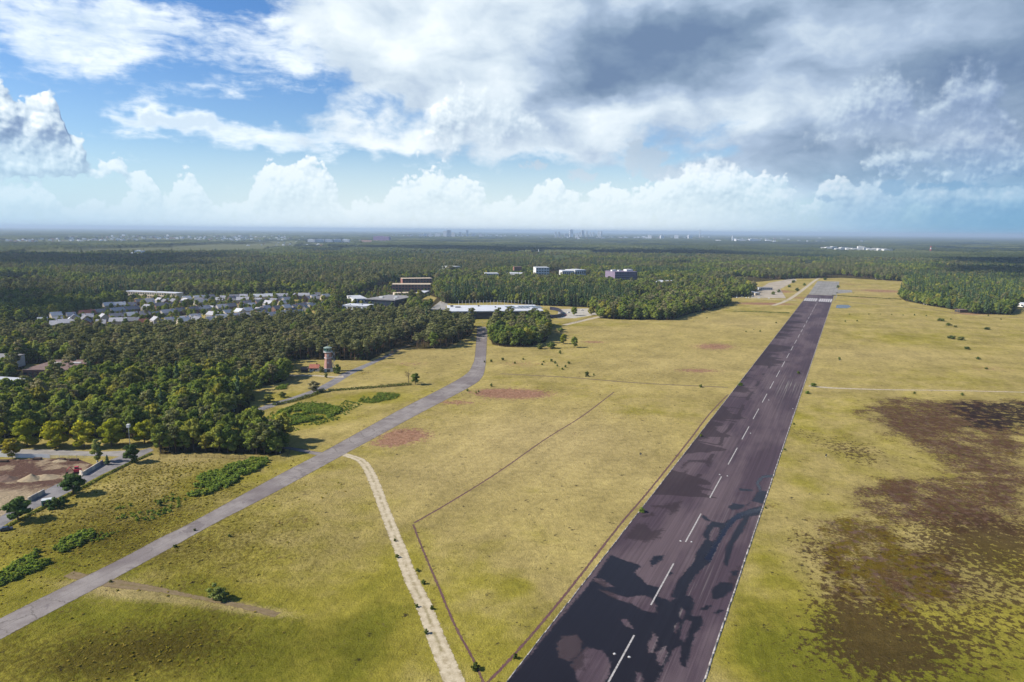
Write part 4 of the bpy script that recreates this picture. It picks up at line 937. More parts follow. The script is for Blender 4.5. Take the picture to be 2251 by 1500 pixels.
def flat_block(name, pl, pr, depth, h, label, wall, roof, rows=1, cols=6, glass=True, front=60.0, cat='building', roof_h=.6, ov=.3, box=()):
    """flat-roofed building: walls, roof slab, rows of windows in front and at the sides"""
    loc, w, rz = frame(pl, pr); o = root(name, loc, rz, label, cat)
    MB().box(0, w, 0, depth, 0, h).part('wall', wall, o); MB().box(-ov, w + ov, -ov, depth + ov, h + .02, h + roof_h).part('roof', roof, o)
    if glass:
        fh = h / rows
        for r_ in range(rows):
            for c_ in range(cols):
                x = w * (c_ + .18) / cols; MB().box(x, x + w / cols * .62, -.12, .1, fh * r_ + fh * .32, fh * r_ + fh * .78).part('window', M_GLASS, o)
    for i, (x, y, a, b, hh) in enumerate(box): MB().box(x * w, x * w + a, y * depth, y * depth + b, h + roof_h + .02, h + roof_h + hh).part('roof_unit', M_METAL if i % 2 else M_WHITE, o)
    foot(loc, rz, 0, w, -front, depth); return o

# --- old control tower at the edge of the wood
tx, ty = G(722, 816)
tw = root('control_tower', (tx, ty, 0), R(14), 'old brick control tower with a green glazed cabin and outside stair beside the wood', 'tower')
BUILD_CLEAR.append([(tx - 10, ty - 16), (tx + 12, ty - 16), (tx + 12, ty + 9), (tx - 10, ty + 9)])
MB().box(-3.6, 3.6, -3.6, 3.6, 0, 2.7).part('plinth', M_WHITE, tw)
MB().lathe([(3.7, 2.72), (2.95, 9.0), (2.62, 15.6)], 8, off=.5).part('brick_shaft', M_TBRICK, tw)
MB().lathe([(3.15, 11.0), (3.15, 11.5)], 8, off=.5).part('ring_beam', M_WHITE, tw)
bal = MB().lathe([(2.7, 15.62), (3.75, 15.9), (3.75, 16.2)], 8, off=.5).part('balcony', M_WHITE, tw)
ra = MB()
for k in range(8):
    a, b = 2 * math.pi * (k + .5) / 8, 2 * math.pi * (k + 1.5) / 8; p, q = (3.65 * math.cos(a), 3.65 * math.sin(a)), (3.65 * math.cos(b), 3.65 * math.sin(b))
    ra.tube([(*p, 16.2), (*p, 17.2)], .05, 4)
    for z in (16.7, 17.2): ra.tube([(*p, z), (*q, z)], .045, 4)
ra.part('railing', M_METAL, bal)
cab = MB().lathe([(2.5, 16.22), (3.0, 19.2)], 8, off=.5).part('cabin', M_GREENG, tw)
for k in range(8):
    mu = MB(); a = 2 * math.pi * (k + .5) / 8; mu.tube([(2.56 * math.cos(a), 2.56 * math.sin(a), 16.22), (3.06 * math.cos(a), 3.06 * math.sin(a), 19.2)], .09, 4).part('window_bar', M_WHITE, cab)
rf = MB().lathe([(3.55, 19.22), (3.6, 19.55), (1.2, 20.4), (.1, 20.7)], 8, off=.5).part('roof', plain('green_grey_roof', (.20, .25, .22), .7, .2, .1, .5), tw)
MB().tube([(0, 0, 20.6), (0, 0, 23)], .06, 5).part('aerial', M_METAL, rf)
for z, w_ in ((13.2, 1.6), (7.0, 1.0), (12.3, .8)): MB().box(-w_ / 2, w_ / 2, -3.25 + (z - 7) * .02, -2.5, z, z + 1.1).part('window', M_WHITE, tw)
MB().box(-1.0, 1.6, -3.72, -3.5, 0.0, 2.2).part('door', M_GLASS, tw)
st = MB()
zz_ = [0.2, 3, 5.8, 8.6, 11.3, 14, 15.8]
for i in range(6):
    xa, xb = (3.4, 5.0) if i % 2 == 0 else (5.0, 3.4)
    for yy in (-.55, .55): st.tube([(xa, yy, zz_[i]), (xb, yy, zz_[i + 1])], .09, 4); st.tube([(xa, yy, zz_[i] + 1), (xb, yy, zz_[i + 1] + 1)], .05, 4)
    for k in range(7): t = (k + .5) / 7; st.box(xa + (xb - xa) * t - .14, xa + (xb - xa) * t + .14, -.5, .5, zz_[i] + (zz_[i + 1] - zz_[i]) * t - .03, zz_[i] + (zz_[i + 1] - zz_[i]) * t + .03)
    st.box(xb - .5, xb + .5, -.8, .8, zz_[i + 1] - .08, zz_[i + 1])
for x in (3.2, 5.3):
    for y in (-.75, .75): st.tube([(x, y, 0), (x, y, 16.2)], .08, 4)
st.part('outside_stair', M_METAL, tw)

# --- small house beside the tower
def house(name, loc, rz, w, d, h, ridge, label, wall, roof, grp=None, chimney=True, win=2, along='x', cat='house', dormer=False):
    o = root(name, loc, rz, label, cat, grp)
    MB().walls(0, w, 0, d, 0, h, ridge - .12, along).part('wall', wall, o); rfo = MB().gable(0, w, 0, d, h, ridge, .45, .22, along).part('roof', roof, o)
    if chimney: MB().box(w * .7, w * .7 + .7, d * .5 - .35, d * .5 + .35, ridge - .8, ridge + 1.0).part('chimney', M_BROWN, rfo)
    for i in range(win): x = w * (i + .25) / win; MB().box(x, x + w / win * .45, -.06, .06, 1.0, 2.3).part('window', M_GLASS, o)
    MB().box(w * .46, w * .46 + 1.0, -.07, .05, 0, 2.1).part('door', M_WOOD, o)
    return o
loc, w, rz = frame((680, 817), (697, 817)); house('small_house', (*loc[:2], 0), rz, 7.5, 6, 2.8, 5.6, 'small house with red tiled roof and white walls left of the brick control tower', M_WHITE, M_RTILE)
foot(loc, rz, -3, 8, -14, 6)
loc, w, rz = frame((662, 818), (676, 818)); house('garden_shed', (*loc[:2], 0), rz, 5, 4, 2.2, 3.6, 'low brown shed left of the small red roofed house', M_WOOD, M_BRROOF, chimney=False, win=1)

# --- museum: dark box under a broad pale roof
loc, w, rz = frame((985, 703), (1202, 701)); mus = root('museum_hall', loc, rz, 'long dark exhibition hall under a flat white roof with masts and solar panels', 'building')
MB().box(8, w - 12, 6, 62, 0, 9.6).part('wall', M_DARKW, mus)
roof = MB().box(2, w - 4, 0, 72, 9.62, 11.0).part('roof', M_WROOF, mus)
for i in range(11):
    for j in range(2):
        if (i * 7 + j) % 9 != 4: x, y = w * .62 + i * 4.6, 26 + j * 16; MB().box(x, x + 3.9, y, y + 12.5, 11.3, 11.55).part('solar_panel', M_SOLAR, roof)
for i in range(22): x = w * .14 + i * w * .038; MB().tube([(x, 68, 11.0), (x, 68, 18.2)], .16, 5).part('roof_mast', M_WHITE, roof)
for x, y, a, b, h_ in ((6, 52, 4, 3, 2.2), (12, 40, 7, 3, 1.6), (44, 54, 2.5, 2, 1.8), (66, 40, 2, 2, 1.6), (w - 18, 12, 3, 2.5, 2), (w - 12, 14, 2, 2, 1.7)): MB().box(x, x + a, y, y + b, 11.02, 11 + h_).part('roof_unit', M_GREYR, roof)
for i in range(16): x = 14 + i * (w - 34) / 16; MB().box(x, x + 5.2, 5.86, 6.1, .4, 3.0).part('window', M_GLASS, mus)
foot(loc, rz, -14, w + 34, -48, 76)
BUILD_CLEAR.append(GP([(1046, 716), (1082, 716), (1085, 690), (1040, 690)]))
loc2, w2, rz2 = frame((962, 692), (990, 694)); a_ = root('museum_annexe', loc2, rz2, 'low dark wing at the left end of the exhibition hall', 'building'); MB().box(0, w2, 0, 46, 0, 7).part('wall', M_DARKW, a_); MB().box(-.5, w2 + .5, -.5, 46.5, 7.02, 7.6).part('roof', M_GREYR, a_)
ring = MB(); cx, cy = G(1211, 690)
def arc_wall(rad_x, rad_y, z0, z1, th_, a0, a1, n=26):
    V, F = [], []
    for i in range(n):
        a = a0 + (a1 - a0) * i / (n - 1)
        for r_ in (0, th_):
            for z in (z0, z1): V.append((cx + (rad_x + r_) * math.cos(a), cy + (rad_y + r_) * math.sin(a), z))
    for i in range(n - 1):
        b = i * 4
        for p, q in ((0, 1), (1, 3), (3, 2), (2, 0)): F.append((b + p, b + q, b + 4 + q, b + 4 + p))
    F += [(0, 1, 3, 2), tuple((n - 1) * 4 + i for i in (0, 2, 3, 1))]; return V, F
V, F = arc_wall(15, 48, 0, 4.6, 1.2, -2.3, 1.5); me = bpy.data.meshes.new('curved_wall'); me.from_pydata(V, [], F); me.materials.append(M_DARKW)
tag(obj('curved_wall', me), 'dark curved screen wall round a grassy court right of the exhibition hall', 'wall')

# --- works and halls in the wood behind
flat_block('warehouse', (806, 673), (868, 676), 70, 10, 'grey roofed warehouse with a white eaves band behind the pines', M_DARKW, M_GREYR, 1, 6, front=75, ov=1.2, roof_h=1.2, box=((.2, .3, 6, 4, 1.6), (.6, .5, 5, 4, 1.4), (.8, .2, 3, 3, 1.2)))
flat_block('storage_hall', (778, 668), (808, 667), 60, 7, 'long white roofed hall left of the grey roofed warehouse', M_WHITE, M_LROOF, 1, 4, front=75)
flat_block('storage_hall', (752, 681), (806, 683), 26, 6, 'low white sheds in front of the grey roofed warehouse', M_WHITE, M_WROOF, 1, 5, front=75, box=((.15, .2, 4, 3, 1.2), (.55, .4, 5, 4, 1.5)))
flat_block('office_block', (862, 644), (946, 644), 30, 15, 'long cream roofed brick office block in the trees behind the warehouse', M_BRICK, M_TANROOF, 3, 12, front=110)
flat_block('office_block', (885, 632), (950, 631), 26, 17, 'taller brick office block with tan roof behind the long one', M_BRICK, M_TANROOF, 4, 10, front=10)
flat_block('low_shed', (868, 652), (915, 651), 22, 5, 'low tan roofed shed in front of the brick office block', M_CREAM, M_TANROOF, 1, 6, front=30)
flat_block('low_shed', (922, 655), (944, 646), 14, 5, 'narrow white roofed shed beside the trees behind the museum', M_CREAM, M_WROOF, 1, 4, front=20)
flat_block('low_shed', (1046, 648), (1076, 648), 20, 6, 'white ribbed shed in the trees just behind the exhibition hall', M_WHITE, M_WROOF, 1, 4, front=60)
flat_block('low_shed', (1044, 638), (1072, 637), 20, 5, 'pale green roofed shed half hidden behind trees', M_CREAM, plain('mossy_roof', (.30, .34, .22), .9, .1, .15, .2), 1, 4, front=30)
flat_block('low_shed', (1100, 641), (1122, 640), 20, 6, 'tan shed beside the conifers behind the exhibition hall', M_CREAM, M_TANROOF, 1, 3, front=30)
flat_block('white_hall', (950, 604), (986, 601), 50, 10, 'long white low hall in the wood left of the grey roofed house', M_WHITE, M_WROOF, 1, 6, front=75)
flat_block('white_hall', (990, 599), (1012, 598), 40, 15, 'white hall with curved eaves deep in the wood', M_WHITE, M_LROOF, 2, 4, front=75)
flat_block('grey_hall', (1068, 615), (1096, 615), 40, 14, 'hall with pale grey roof and white front standing in the trees', M_WHITE, M_LROOF, 2, 5, front=75)
flat_block('white_hall', (1112, 612), (1152, 613), 40, 12, 'white flat hall below a small brick tower block', M_WHITE, M_WROOF, 1, 7, front=75)
flat_block('brick_block', (1130, 608), (1147, 608), 20, 24, 'small brick tower block rising above the white flat hall', M_BRICK, M_BRROOF, 5, 4, front=5)
flat_block('white_block', (1178, 617), (1207, 617), 40, 30, 'tall white block with grey bands and pale roof among the trees', M_WHITE, M_LROOF, 5, 5, front=75)
flat_block('white_hall', (1236, 608), (1262, 608), 40, 14, 'white hall right of the tall white block', M_WHITE, M_WROOF, 1, 6, front=75)
flat_block('white_hall', (1264, 607), (1288, 606), 40, 15, 'second white hall right of the tall white block, with lower roof', M_WHITE, M_WROOF, 1, 5, front=75)
flat_block('purple_block', (1351, 627), (1400, 626), 45, 28, 'purple clad office block with pale roof plant above the trees', M_PURPLE, M_PURPLE, 6, 14, front=30, roof_h=1.0, box=((.05, .4, 8, 8, 3), (.35, .4, 6, 8, 2.6), (.65, .3, 16, 14, 4), (.2, .5, 4, 6, 3)))
flat_block('white_hall', (1441, 633), (1473, 634), 60, 12, 'white sheet roofed hall right of the purple office block', M_WHITE, M_WROOF, 1, 5, front=30)
flat_block('long_shed', (1500, 628), (1600, 630), 20, 7, 'long low grey shed at the wood edge left of the concrete yard', M_CREAM, M_GREYR, 1, 14, front=60)
flat_block('long_barrack', (272, 654), (388, 659), 16, 10, 'long pale roofed two storey barrack behind the village', M_CREAM, M_WROOF, 2, 22, front=34)
flat_block('hangar', (1660, 650), (1670, 650), 34, 4.5, 'pale ribbed shed on the concrete yard near the runway end', M_CREAM, M_LROOF, 1, 3, front=2)
flat_block('hangar', (1672, 638), (1698, 638), 16, 4.5, 'long low grey hall behind the concrete yard', M_FARD, M_GREYR, 1, 6, front=10)
flat_block('white_shed', (2098, 686), (2110, 688), 12, 4, 'small brown shed at the corner of the right hand wood', M_WOOD, M_BRROOF, 1, 2, front=8)
flat_block('white_shed', (2226, 672), (2251, 676), 20, 5, 'white shed behind the last trees of the right hand wood', M_WHITE, M_WROOF, 1, 3, front=30)
BUILD_CLEAR.append(GP([(738, 711), (800, 709), (890, 704), (905, 662), (958, 652), (960, 614), (850, 622), (738, 668)]))
# --- left edge
flat_block('brick_hall', (52, 836), (150, 836), 40, 7.5, 'flat brown roofed brick hall with blue fascia among the left hand trees', M_BRICK, M_BRROOF, 1, 9, front=48, box=((.3, .5, 5, 4, 1.2), (.55, .3, 3, 3, 1.0), (.7, .6, 6, 2, .9)))
flat_block('pale_hall', (-60, 866), (2, 870), 22, 7, 'hall with pale blue grey roof cut off by the left edge', M_LROOF, M_LROOF, 1, 5, front=40)
flat_block('pale_hall', (-60, 812), (14, 814), 20, 9, 'grey hall standing behind the pale blue grey roof', M_METAL, M_GREYR, 1, 4, front=10)

# --- village
M_HWALL = plain('pale_house_wall', (.36, .33, .30), .9, .1, .15, .2)
hw = [('dark_roofed_house', M_BROWN, M_TILE, 'house with dark tiled roof in the village beyond the wood', 'dark roofed village houses'),
      ('grey_roofed_house', M_HWALL, M_TILE2, 'white house with grey tiled roof in the village beyond the wood', 'grey roofed white village houses'),
      ('white_roofed_house', M_CREAM, M_LROOF, 'cream house with pale flat looking roof in the village beyond the wood', 'pale roofed village houses'),
      ('red_roofed_house', M_BROWN, M_RTILE, 'house with red tiled roof in the village beyond the wood', 'red roofed village houses')]
hproto = []
for nm, wl, rfm, lb, gp in hw:
    for (w_, d_, h_, r_) in ((12, 10, 5.4, 9.8), (18, 10, 5.2, 9.4), (10, 10, 3.2, 8.0)):
        hproto.append((MB().walls(-w_ / 2, w_ / 2, -d_ / 2, d_ / 2, 0, h_, r_ - .12).mesh('wall', wl), MB().gable(-w_ / 2, w_ / 2, -d_ / 2, d_ / 2, h_, r_).mesh('roof', rfm), MB().box(w_ * .25, w_ * .25 + .8, -.4, .4, r_ - .8, r_ + 1).mesh('chimney', M_BRICK),
                       MB().box(-w_ * .38, -w_ * .12, -d_ / 2 - .08, -d_ / 2 + .06, 1.0, 2.4).mesh('window', M_GLASS), MB().box(.4, 1.5, -d_ / 2 - .08, -d_ / 2 + .06, 0, 2.2).mesh('door', M_WOOD), h_))
rows = [((300, 672), (470, 660), 7), ((480, 661), (720, 655), 12), ((230, 680), (420, 668), 9), ((430, 668), (700, 664), 12), ((120, 703), (230, 694), 6), ((150, 712), (330, 700), 9), ((330, 700), (470, 684), 8), ((480, 684), (640, 670), 8),
        ((110, 720), (300, 714), 9), ((310, 716), (440, 706), 7), ((400, 716), (540, 702), 8), ((460, 702), (590, 686), 7), ((560, 694), (690, 676), 6), ((250, 692), (330, 684), 4), ((560, 708), (680, 690), 5), ((180, 696), (300, 688), 6), ((260, 706), (400, 694), 8), ((350, 680), (520, 664), 9), ((530, 676), (720, 658), 10), ((470, 712), (600, 698), 7), ((640, 690), (720, 672), 4), ((90, 712), (200, 706), 6)]
houses_xy = []
for (a, b, n_) in rows:
    pa, pb = Vector(G(*a)), Vector(G(*b)); ang = math.atan2(pb.y - pa.y, pb.x - pa.x)
    n_ = int(n_ * 1.3)
    for i in range(n_):
        p = pa.lerp(pb, (i + random.uniform(.2, .8)) / n_); k = random.choices([0, 1, 2, 3], [.28, .42, .27, .03])[0]; v = random.randrange(3)
        if any((p.x - q.x) ** 2 + (p.y - q.y) ** 2 < 150 for q in houses_xy): continue
        houses_xy.append(p); wl, rf_, ch, wi, do, hh = hproto[k * 3 + v]
        o = root(hw[k][0], (p.x, p.y, 0), ang + random.choice([0, 0, 0, math.pi / 2]) + random.uniform(-.1, .1), hw[k][3], 'house', hw[k][4]); obj('wall', wl, o); r2 = obj('roof', rf_, o); obj('chimney', ch, r2); obj('window', wi, o); obj('door', do, o)

# --- far buildings
def far_block(name, px, py, wpx, hpx, label, mat, grp=None, depth=.5, cat='building', base=None, roof=None):
    """a block at its real place; the base line sits at py, the size follows from the distance"""
    x, y = G(px, py); d = math.hypot(x, y); k = d / FPX; w_, h_ = wpx * k, hpx * k
    o = MB().box(-w_ / 2, w_ / 2, 0, max(14, w_ * depth), 0, h_).box(-w_ * .3, w_ * .1, 3, max(10, w_ * depth * .6), h_, h_ * 1.06 + 1).mesh(name, mat)
    return tag(obj(name, o, None, (x, y, 0), -math.atan2(x, y) * .0 + random.uniform(-.2, .2)), label, cat, grp)

# ================================================================ woods
GN_COL = bpy.data.collections.new('tree_models')
GN_IDX = {}
for kd in ('bush', 'broadleaf_tree', 'pine_tree', 'conifer_tree', 'birch_tree', 'fern_clump', 'tussock', 'grass_tuft', 'yellow_green_tree'):
    for i, pr_ in enumerate(PROTO[kd]):
        GN_IDX[(kd, i)] = len(GN_COL.objects); GN_COL.objects.link(bpy.data.objects.new('m%03d' % len(GN_COL.objects), pr_[2]))
def stuff_points(name, X, Y, idx, scl, Z=None):
    """a mass nobody could count: one object that sets a plant on each of its points"""
    me = bpy.data.meshes.new(name); n = len(X); me.vertices.add(n)
    me.vertices.foreach_set('co', np.stack([X, Y, np.zeros(n) if Z is None else Z], -1).astype(np.float32).ravel())
    for k, a, ty in (('idx', idx, 'INT'), ('scl', scl, 'FLOAT'), ('rot', RNG.uniform(0, 6.28, n), 'FLOAT')):
        at = me.attributes.new(k, ty, 'POINT'); at.data.foreach_set('value', np.asarray(a, np.int32 if ty == 'INT' else np.float32))
    o = obj(name, me); o['kind'] = 'stuff'
    g = bpy.data.node_groups.new(name, 'GeometryNodeTree'); g.interface.new_socket('Geometry', in_out='INPUT', socket_type='NodeSocketGeometry'); g.interface.new_socket('Geometry', in_out='OUTPUT', socket_type='NodeSocketGeometry')
    nn = g.nodes; gi = nn.new('NodeGroupInput'); go = nn.new('NodeGroupOutput'); ip = nn.new('GeometryNodeInstanceOnPoints'); ci = nn.new('GeometryNodeCollectionInfo')
    ci.inputs[0].default_value = GN_COL; ci.inputs[1].default_value = True; ci.inputs[2].default_value = True
    def na(nm, ty): a = nn.new('GeometryNodeInputNamedAttribute'); a.data_type = ty; a.inputs[0].default_value = nm; return [s_ for s_ in a.outputs if s_.enabled][0]
    cx_ = nn.new('ShaderNodeCombineXYZ'); L = g.links; L.new(na('rot', 'FLOAT'), cx_.inputs[2])
    L.new(gi.outputs[0], ip.inputs['Points']); L.new(ci.outputs[0], ip.inputs['Instance']); ip.inputs['Pick Instance'].default_value = True
    L.new(na('idx', 'INT'), ip.inputs['Instance Index']); L.new(cx_.outputs[0], ip.inputs['Rotation']); L.new(na('scl', 'FLOAT'), ip.inputs['Scale']); L.new(ip.outputs[0], go.inputs[0])
    md = o.modifiers.new('plants', 'NODES'); md.node_group = g; return o

def zone(nm, poly, spacing, mixf, seed, clear=()):
    X, Y = scatter(poly, spacing, seed, list(clear) + BUILD_CLEAR); add_zone(nm, X, Y, mixf); return len(X)
def const(*p): return lambda X, Y: np.stack([one(X) * q for q in p])
def near_roads(X, Y):
    k = np.zeros(len(X), bool)
    for q, w in (([(470, 932), (600, 888), (700, 853), (760, 824), (812, 798), (865, 775), (930, 748)], 8), ([(1700, 672), (1740, 655), (1790, 618), (1800, 612)], 10), ([(1060, 719), (1060, 700)], 14)): k |= d_line(X, Y, GP(q)) < w
    return k
zone('main', w_main, 6.8, mix_main, 1, w_clear)
zone('taxi', w_taxi, 5.0, const(.70, .22, .0, .08), 2)
zone('museum', w_mus, 6.2, const(.80, .16, .0, .04), 3)
zone('row', w_row, 5.4, const(.26, .10, .58, .06), 4)
zone('field', w_field, 6.4, const(.80, .16, .0, .04), 5)
zone('right', w_right, 6.6, const(.62, .06, .26, .06), 6)
zone('band', w_band, 7.6, const(.70, .16, .04, .10), 7, [w_row, w_field] + [GP([(1650, 660), (1660, 640), (1760, 612), (1760, 660)]), GP([(925, 704), (942, 684), (955, 655), (985, 660), (970, 690)])])
zone('gap', w_gap, 7.0, const(.62, .26, .02, .10), 10, [GP([(925, 704), (942, 684), (955, 655), (985, 660), (970, 690)])])
zone('behind', w_behind, 7.8, mix_far, 8, [village, w_band])
vx, vy = scatter(village, 14, 9); hx = np.array([(p.x, p.y) for p in houses_xy])
kp = np.array([((hx - (a, b)) ** 2).sum(1).min() > 80 for a, b in zip(vx, vy)]); add_zone('village', vx[kp], vy[kp], const(.75, .05, .0, .2))
lx, ly = scatter(GP([(745, 709), (800, 707), (885, 702), (900, 664), (950, 655), (955, 620), (850, 628), (745, 668)]), 15, 93, BUILD_CLEAR[:0])
lk = np.ones(len(lx), bool)
for q in FOOT: lk &= ~within(lx, ly, q)
lx, ly = lx[lk], ly[lk]
add_zone('works', lx, ly, const(.8, .1, .0, .1))
TX = np.array([t[0] for t in TREES]); TY = np.array([t[1] for t in TREES]); TK = np.array([t[2] for t in TREES]); TZ = np.array([t[3] for t in TREES])
ok = ~near_roads(TX, TY) & ~((TZ == 'behind') & (fbm(TX / 150, TY / 210, 88, 3) < .345)); TX, TY, TK, TZ = TX[ok], TY[ok], TK[ok], TZ[ok]
TD = np.hypot(TX, TY); TS = RNG.triangular(.58, .92, 1.42, len(TX)) * np.where(TZ == 'village', .62, 1.0) * np.where(TZ == 'works', .5, 1.0) * np.where(TZ == 'taxi', .86, 1.0) * np.where(TZ == 'main', .96, 1.0)
LBL = {'main': 'in the large wood that surrounds the control tower', 'taxi': 'in the small copse beside the grey taxiway', 'museum': 'in the round copse in front of the exhibition hall', 'row': 'in the dark stand behind the exhibition hall',
       'field': 'in the wood on the far edge of the meadow', 'right': 'in the wood right of the runway end', 'band': 'among the halls behind the meadow', 'behind': 'in the wood beyond the village', 'gap': 'in the belt between village and exhibition hall', 'works': 'between the works buildings behind the pines', 'village': 'between the village houses'}
ADJ = {'broadleaf_tree': 'bushy green broadleaf tree', 'pine_tree': 'grey green pine with bare trunk', 'conifer_tree': 'dark pointed conifer', 'birch_tree': 'slender pale green birch'}
use_obj = np.zeros(len(TX), bool)
for ki, kd in enumerate(KINDS):
    idx = np.where((TK == ki) & (np.abs(np.degrees(np.arctan2(TX, TY))) < 38.5))[0]; idx = idx[np.argsort(TD[idx])][:265]; use_obj[idx] = True
    for i in idx:
        plant(kd, kd, TX[i], TY[i], ADJ[kd] + ' ' + LBL[TZ[i]], ADJ[kd] + 's ' + LBL[TZ[i]], TS[i], parts=TD[i] < 620, szz=TS[i] * random.uniform(.9, 1.12))
rest = ~use_obj
vi = np.array([GN_IDX[(KINDS[k], j % len(PROTO[KINDS[k]]))] for k, j in zip(TK[rest], RNG.integers(0, 30, rest.sum()))])
stuff_points('woodland', TX[rest], TY[rest], vi, TS[rest])
# low scrub under and before the trees
ux, uy = scatter(w_main, 9.5, 31, w_clear); k = (np.hypot(ux, uy) < 640) & ~near_roads(ux, uy)
stuff_points('undergrowth', ux[k], uy[k], np.full(k.sum(), GN_IDX[('bush', 0)]) + RNG.integers(0, 4, k.sum()), RNG.uniform(.5, 1.1, k.sum()))
print('trees', len(TX), 'as objects', use_obj.sum())

# ---------------------------------------------------------------- bracken, hedges, scrub
def mass(name, poly, spacing, kind, s0, s1, seed, thin=None):
    X, Y = scatter(poly, spacing, seed, jit=.5)
    if thin is not None: k = fbm(X / 9, Y / 9, seed, 3) > thin; X, Y = X[k], Y[k]
    n = len(X); stuff_points(name, X, Y, np.full(n, GN_IDX[(kind, 0)]) + RNG.integers(0, len(PROTO[kind]), n), RNG.uniform(s0, s1, n))
mass('bracken', GP([(375, 1088), (420, 1060), (460, 1042), (520, 1022), (560, 1010), (590, 1012), (580, 1030), (530, 1050), (500, 1072), (450, 1088), (400, 1096)]), 1.15, 'fern_clump', .35, 1.35, 51, .40)
mass('bracken', GP([(596, 926), (615, 905), (655, 892), (715, 890), (752, 900), (735, 915), (690, 925), (650, 934), (610, 942)]), 1.15, 'fern_clump', .35, 1.2, 52, .36)
mass('bracken', GP([(560, 935), (600, 905), (660, 885), (760, 880), (800, 890), (740, 925), (640, 950)]), 1.7, 'fern_clump', .2, .6, 57, .50)
mass('bracken', GP([(786, 885), (800, 868), (850, 864), (884, 866), (868, 878), (820, 888)]), 1.3, 'fern_clump', .25, .7, 53, .42)
mass('bracken', GP([(-60, 1300), (0, 1262), (60, 1225), (120, 1195), (200, 1165), (210, 1180), (150, 1215), (90, 1250), (0, 1290)]), 1.15, 'fern_clump', .4, 1.2, 54, .47)
mass('bracken', GP([(600, 858), (620, 846), (634, 845), (630, 856)]), 1.5, 'fern_clump', .5, .9, 55, .3)
mass('bracken', GP([(150, 1180), (250, 1120), (365, 1090), (420, 1100), (330, 1150), (200, 1200)]), 1.9, 'fern_clump', .2, .7, 56, .56)
gx_, gy_ = scatter(GP([(-500, 1700), (-400, 1300), (0, 1170), (330, 1000), (640, 1000), (760, 900), (1120, 900), (1640, 900), (1900, 900), (2700, 1000), (3000, 1700)]), 1.55, 71, jit=.5)
st_s, st_t = rw_st(gx_, gy_); px_lines = [([(745, 997), (768, 1003), (792, 1012), (808, 1030), (824, 1064), (848, 1128), (877, 1202), (902, 1268), (930, 1327), (958, 1400), (996, 1494), (1035, 1590)], 3.4), ([(-260, 1532), (0, 1384), (253, 1254), (445, 1150), (600, 1068), (735, 995), (895, 908), (1010, 850)], 8.5)]
kk = (np.abs(st_t) > RW_HALF + 1.2) & (np.hypot(gx_, gy_) < 430) & (np.hypot(gx_, gy_) > 120)
for q, w_ in px_lines: kk &= d_line(gx_, gy_, GP(q)) > w_
lv = np.where(st_t > 0, .30, .50 + .40 * sst(-gx_, 0, 120)); kk &= sd_poly(gx_, gy_, GP(BURN_C)) < -4; kk &= sd_poly(gx_, gy_, GP(BURN_B)) < -4
kk &= fbm(gx_ / 7, gy_ / 7, 75, 3) * .75 + .25 * RNG.uniform(0, 1, len(gx_)) > 1.0 - lv * .92
rg_ = blob([(300, 1080, 50, 30, .6), (180, 1180, 45, 30, .5), (350, 1030, 30, 14, .45), (330, 1430, 22, 14, .35)], gx_, gy_)
kk &= RNG.uniform(0, 1, len(gx_)) < rg_ * .8
gx_, gy_ = gx_[kk], gy_[kk]; print('tufts', len(gx_))
stuff_points('grass', gx_, gy_, np.full(len(gx_), GN_IDX[('grass_tuft', 0)]) + RNG.integers(0, 3, len(gx_)), RNG.uniform(.4, 1.1, len(gx_)))
def hedge(name, pts, width, height, label, mat, n_m=26, size=.7):
    P_ = np.array(GP(pts)); seg = np.linalg.norm(np.diff(P_, axis=0), axis=1); tot = seg.sum(); n = int(tot * n_m)
    u = RNG.uniform(0, tot, n); c = np.concatenate([[0], np.cumsum(seg)]); i = np.clip(np.searchsorted(c, u) - 1, 0, len(seg) - 1); t = (u - c[i]) / seg[i]
    B = P_[i] * (1 - t)[:, None] + P_[i + 1] * t[:, None]; hh = height * (.55 + .75 * fbm(u / 7, u * 0, 61, 3)); a = RNG.uniform(0, math.pi, n)
    d = np.stack([RNG.normal(0, .3, n), np.cos(a), np.sin(a)], 1); T = (P_[i + 1] - P_[i]) / seg[i][:, None]
    off = np.cos(a) * width / 2 * RNG.uniform(.5, 1.05, n)
    Pp = np.stack([B[:, 0] - T[:, 1] * off, B[:, 1] + T[:, 0] * off, np.maximum(.1, np.sin(a) * hh * RNG.uniform(.5, 1.05, n))], 1)
    V, F, Tn = clumps(Pp, d, size, RNG); x0, y0 = P_.mean(0); V[:, 0] -= x0; V[:, 1] -= y0
    return tag(obj(name, npmesh(name, V, F, mat, dict(tint=Tn)), None, (x0, y0, 0)), label, 'hedge')
hedge('hedge', [(600, 892), (640, 884), (687, 870), (712, 859)], 3.2, 2.2, 'ragged tan and green hedge beside the road south of the control tower', M_BUSH)
hedge('hedge', [(722, 860), (793, 855), (846, 851), (905, 846)], 3.4, 1.9, 'long ragged hedge from the road towards the lone round tree in the meadow', M_BUSH)
hedge('low_hedge', [(335, 998), (290, 1017), (228, 1048), (160, 1086), (75, 1128), (-10, 1172)], 1.6, 1.0, 'dark low hedge line along the grass side of the site road', M_BUSH, 22)
hedge('low_hedge', [(1830, 650), (1870, 653), (1930, 656), (2000, 660)], 4, 2.2, 'thin line of scrub right of the runway end', M_BUSH, 10, .9)
hedge('low_hedge', [(1612, 685), (1650, 686), (1700, 688), (1735, 689)], 3, 1.8, 'thin dark scrub line left of the runway', M_BUSH, 10, .9)

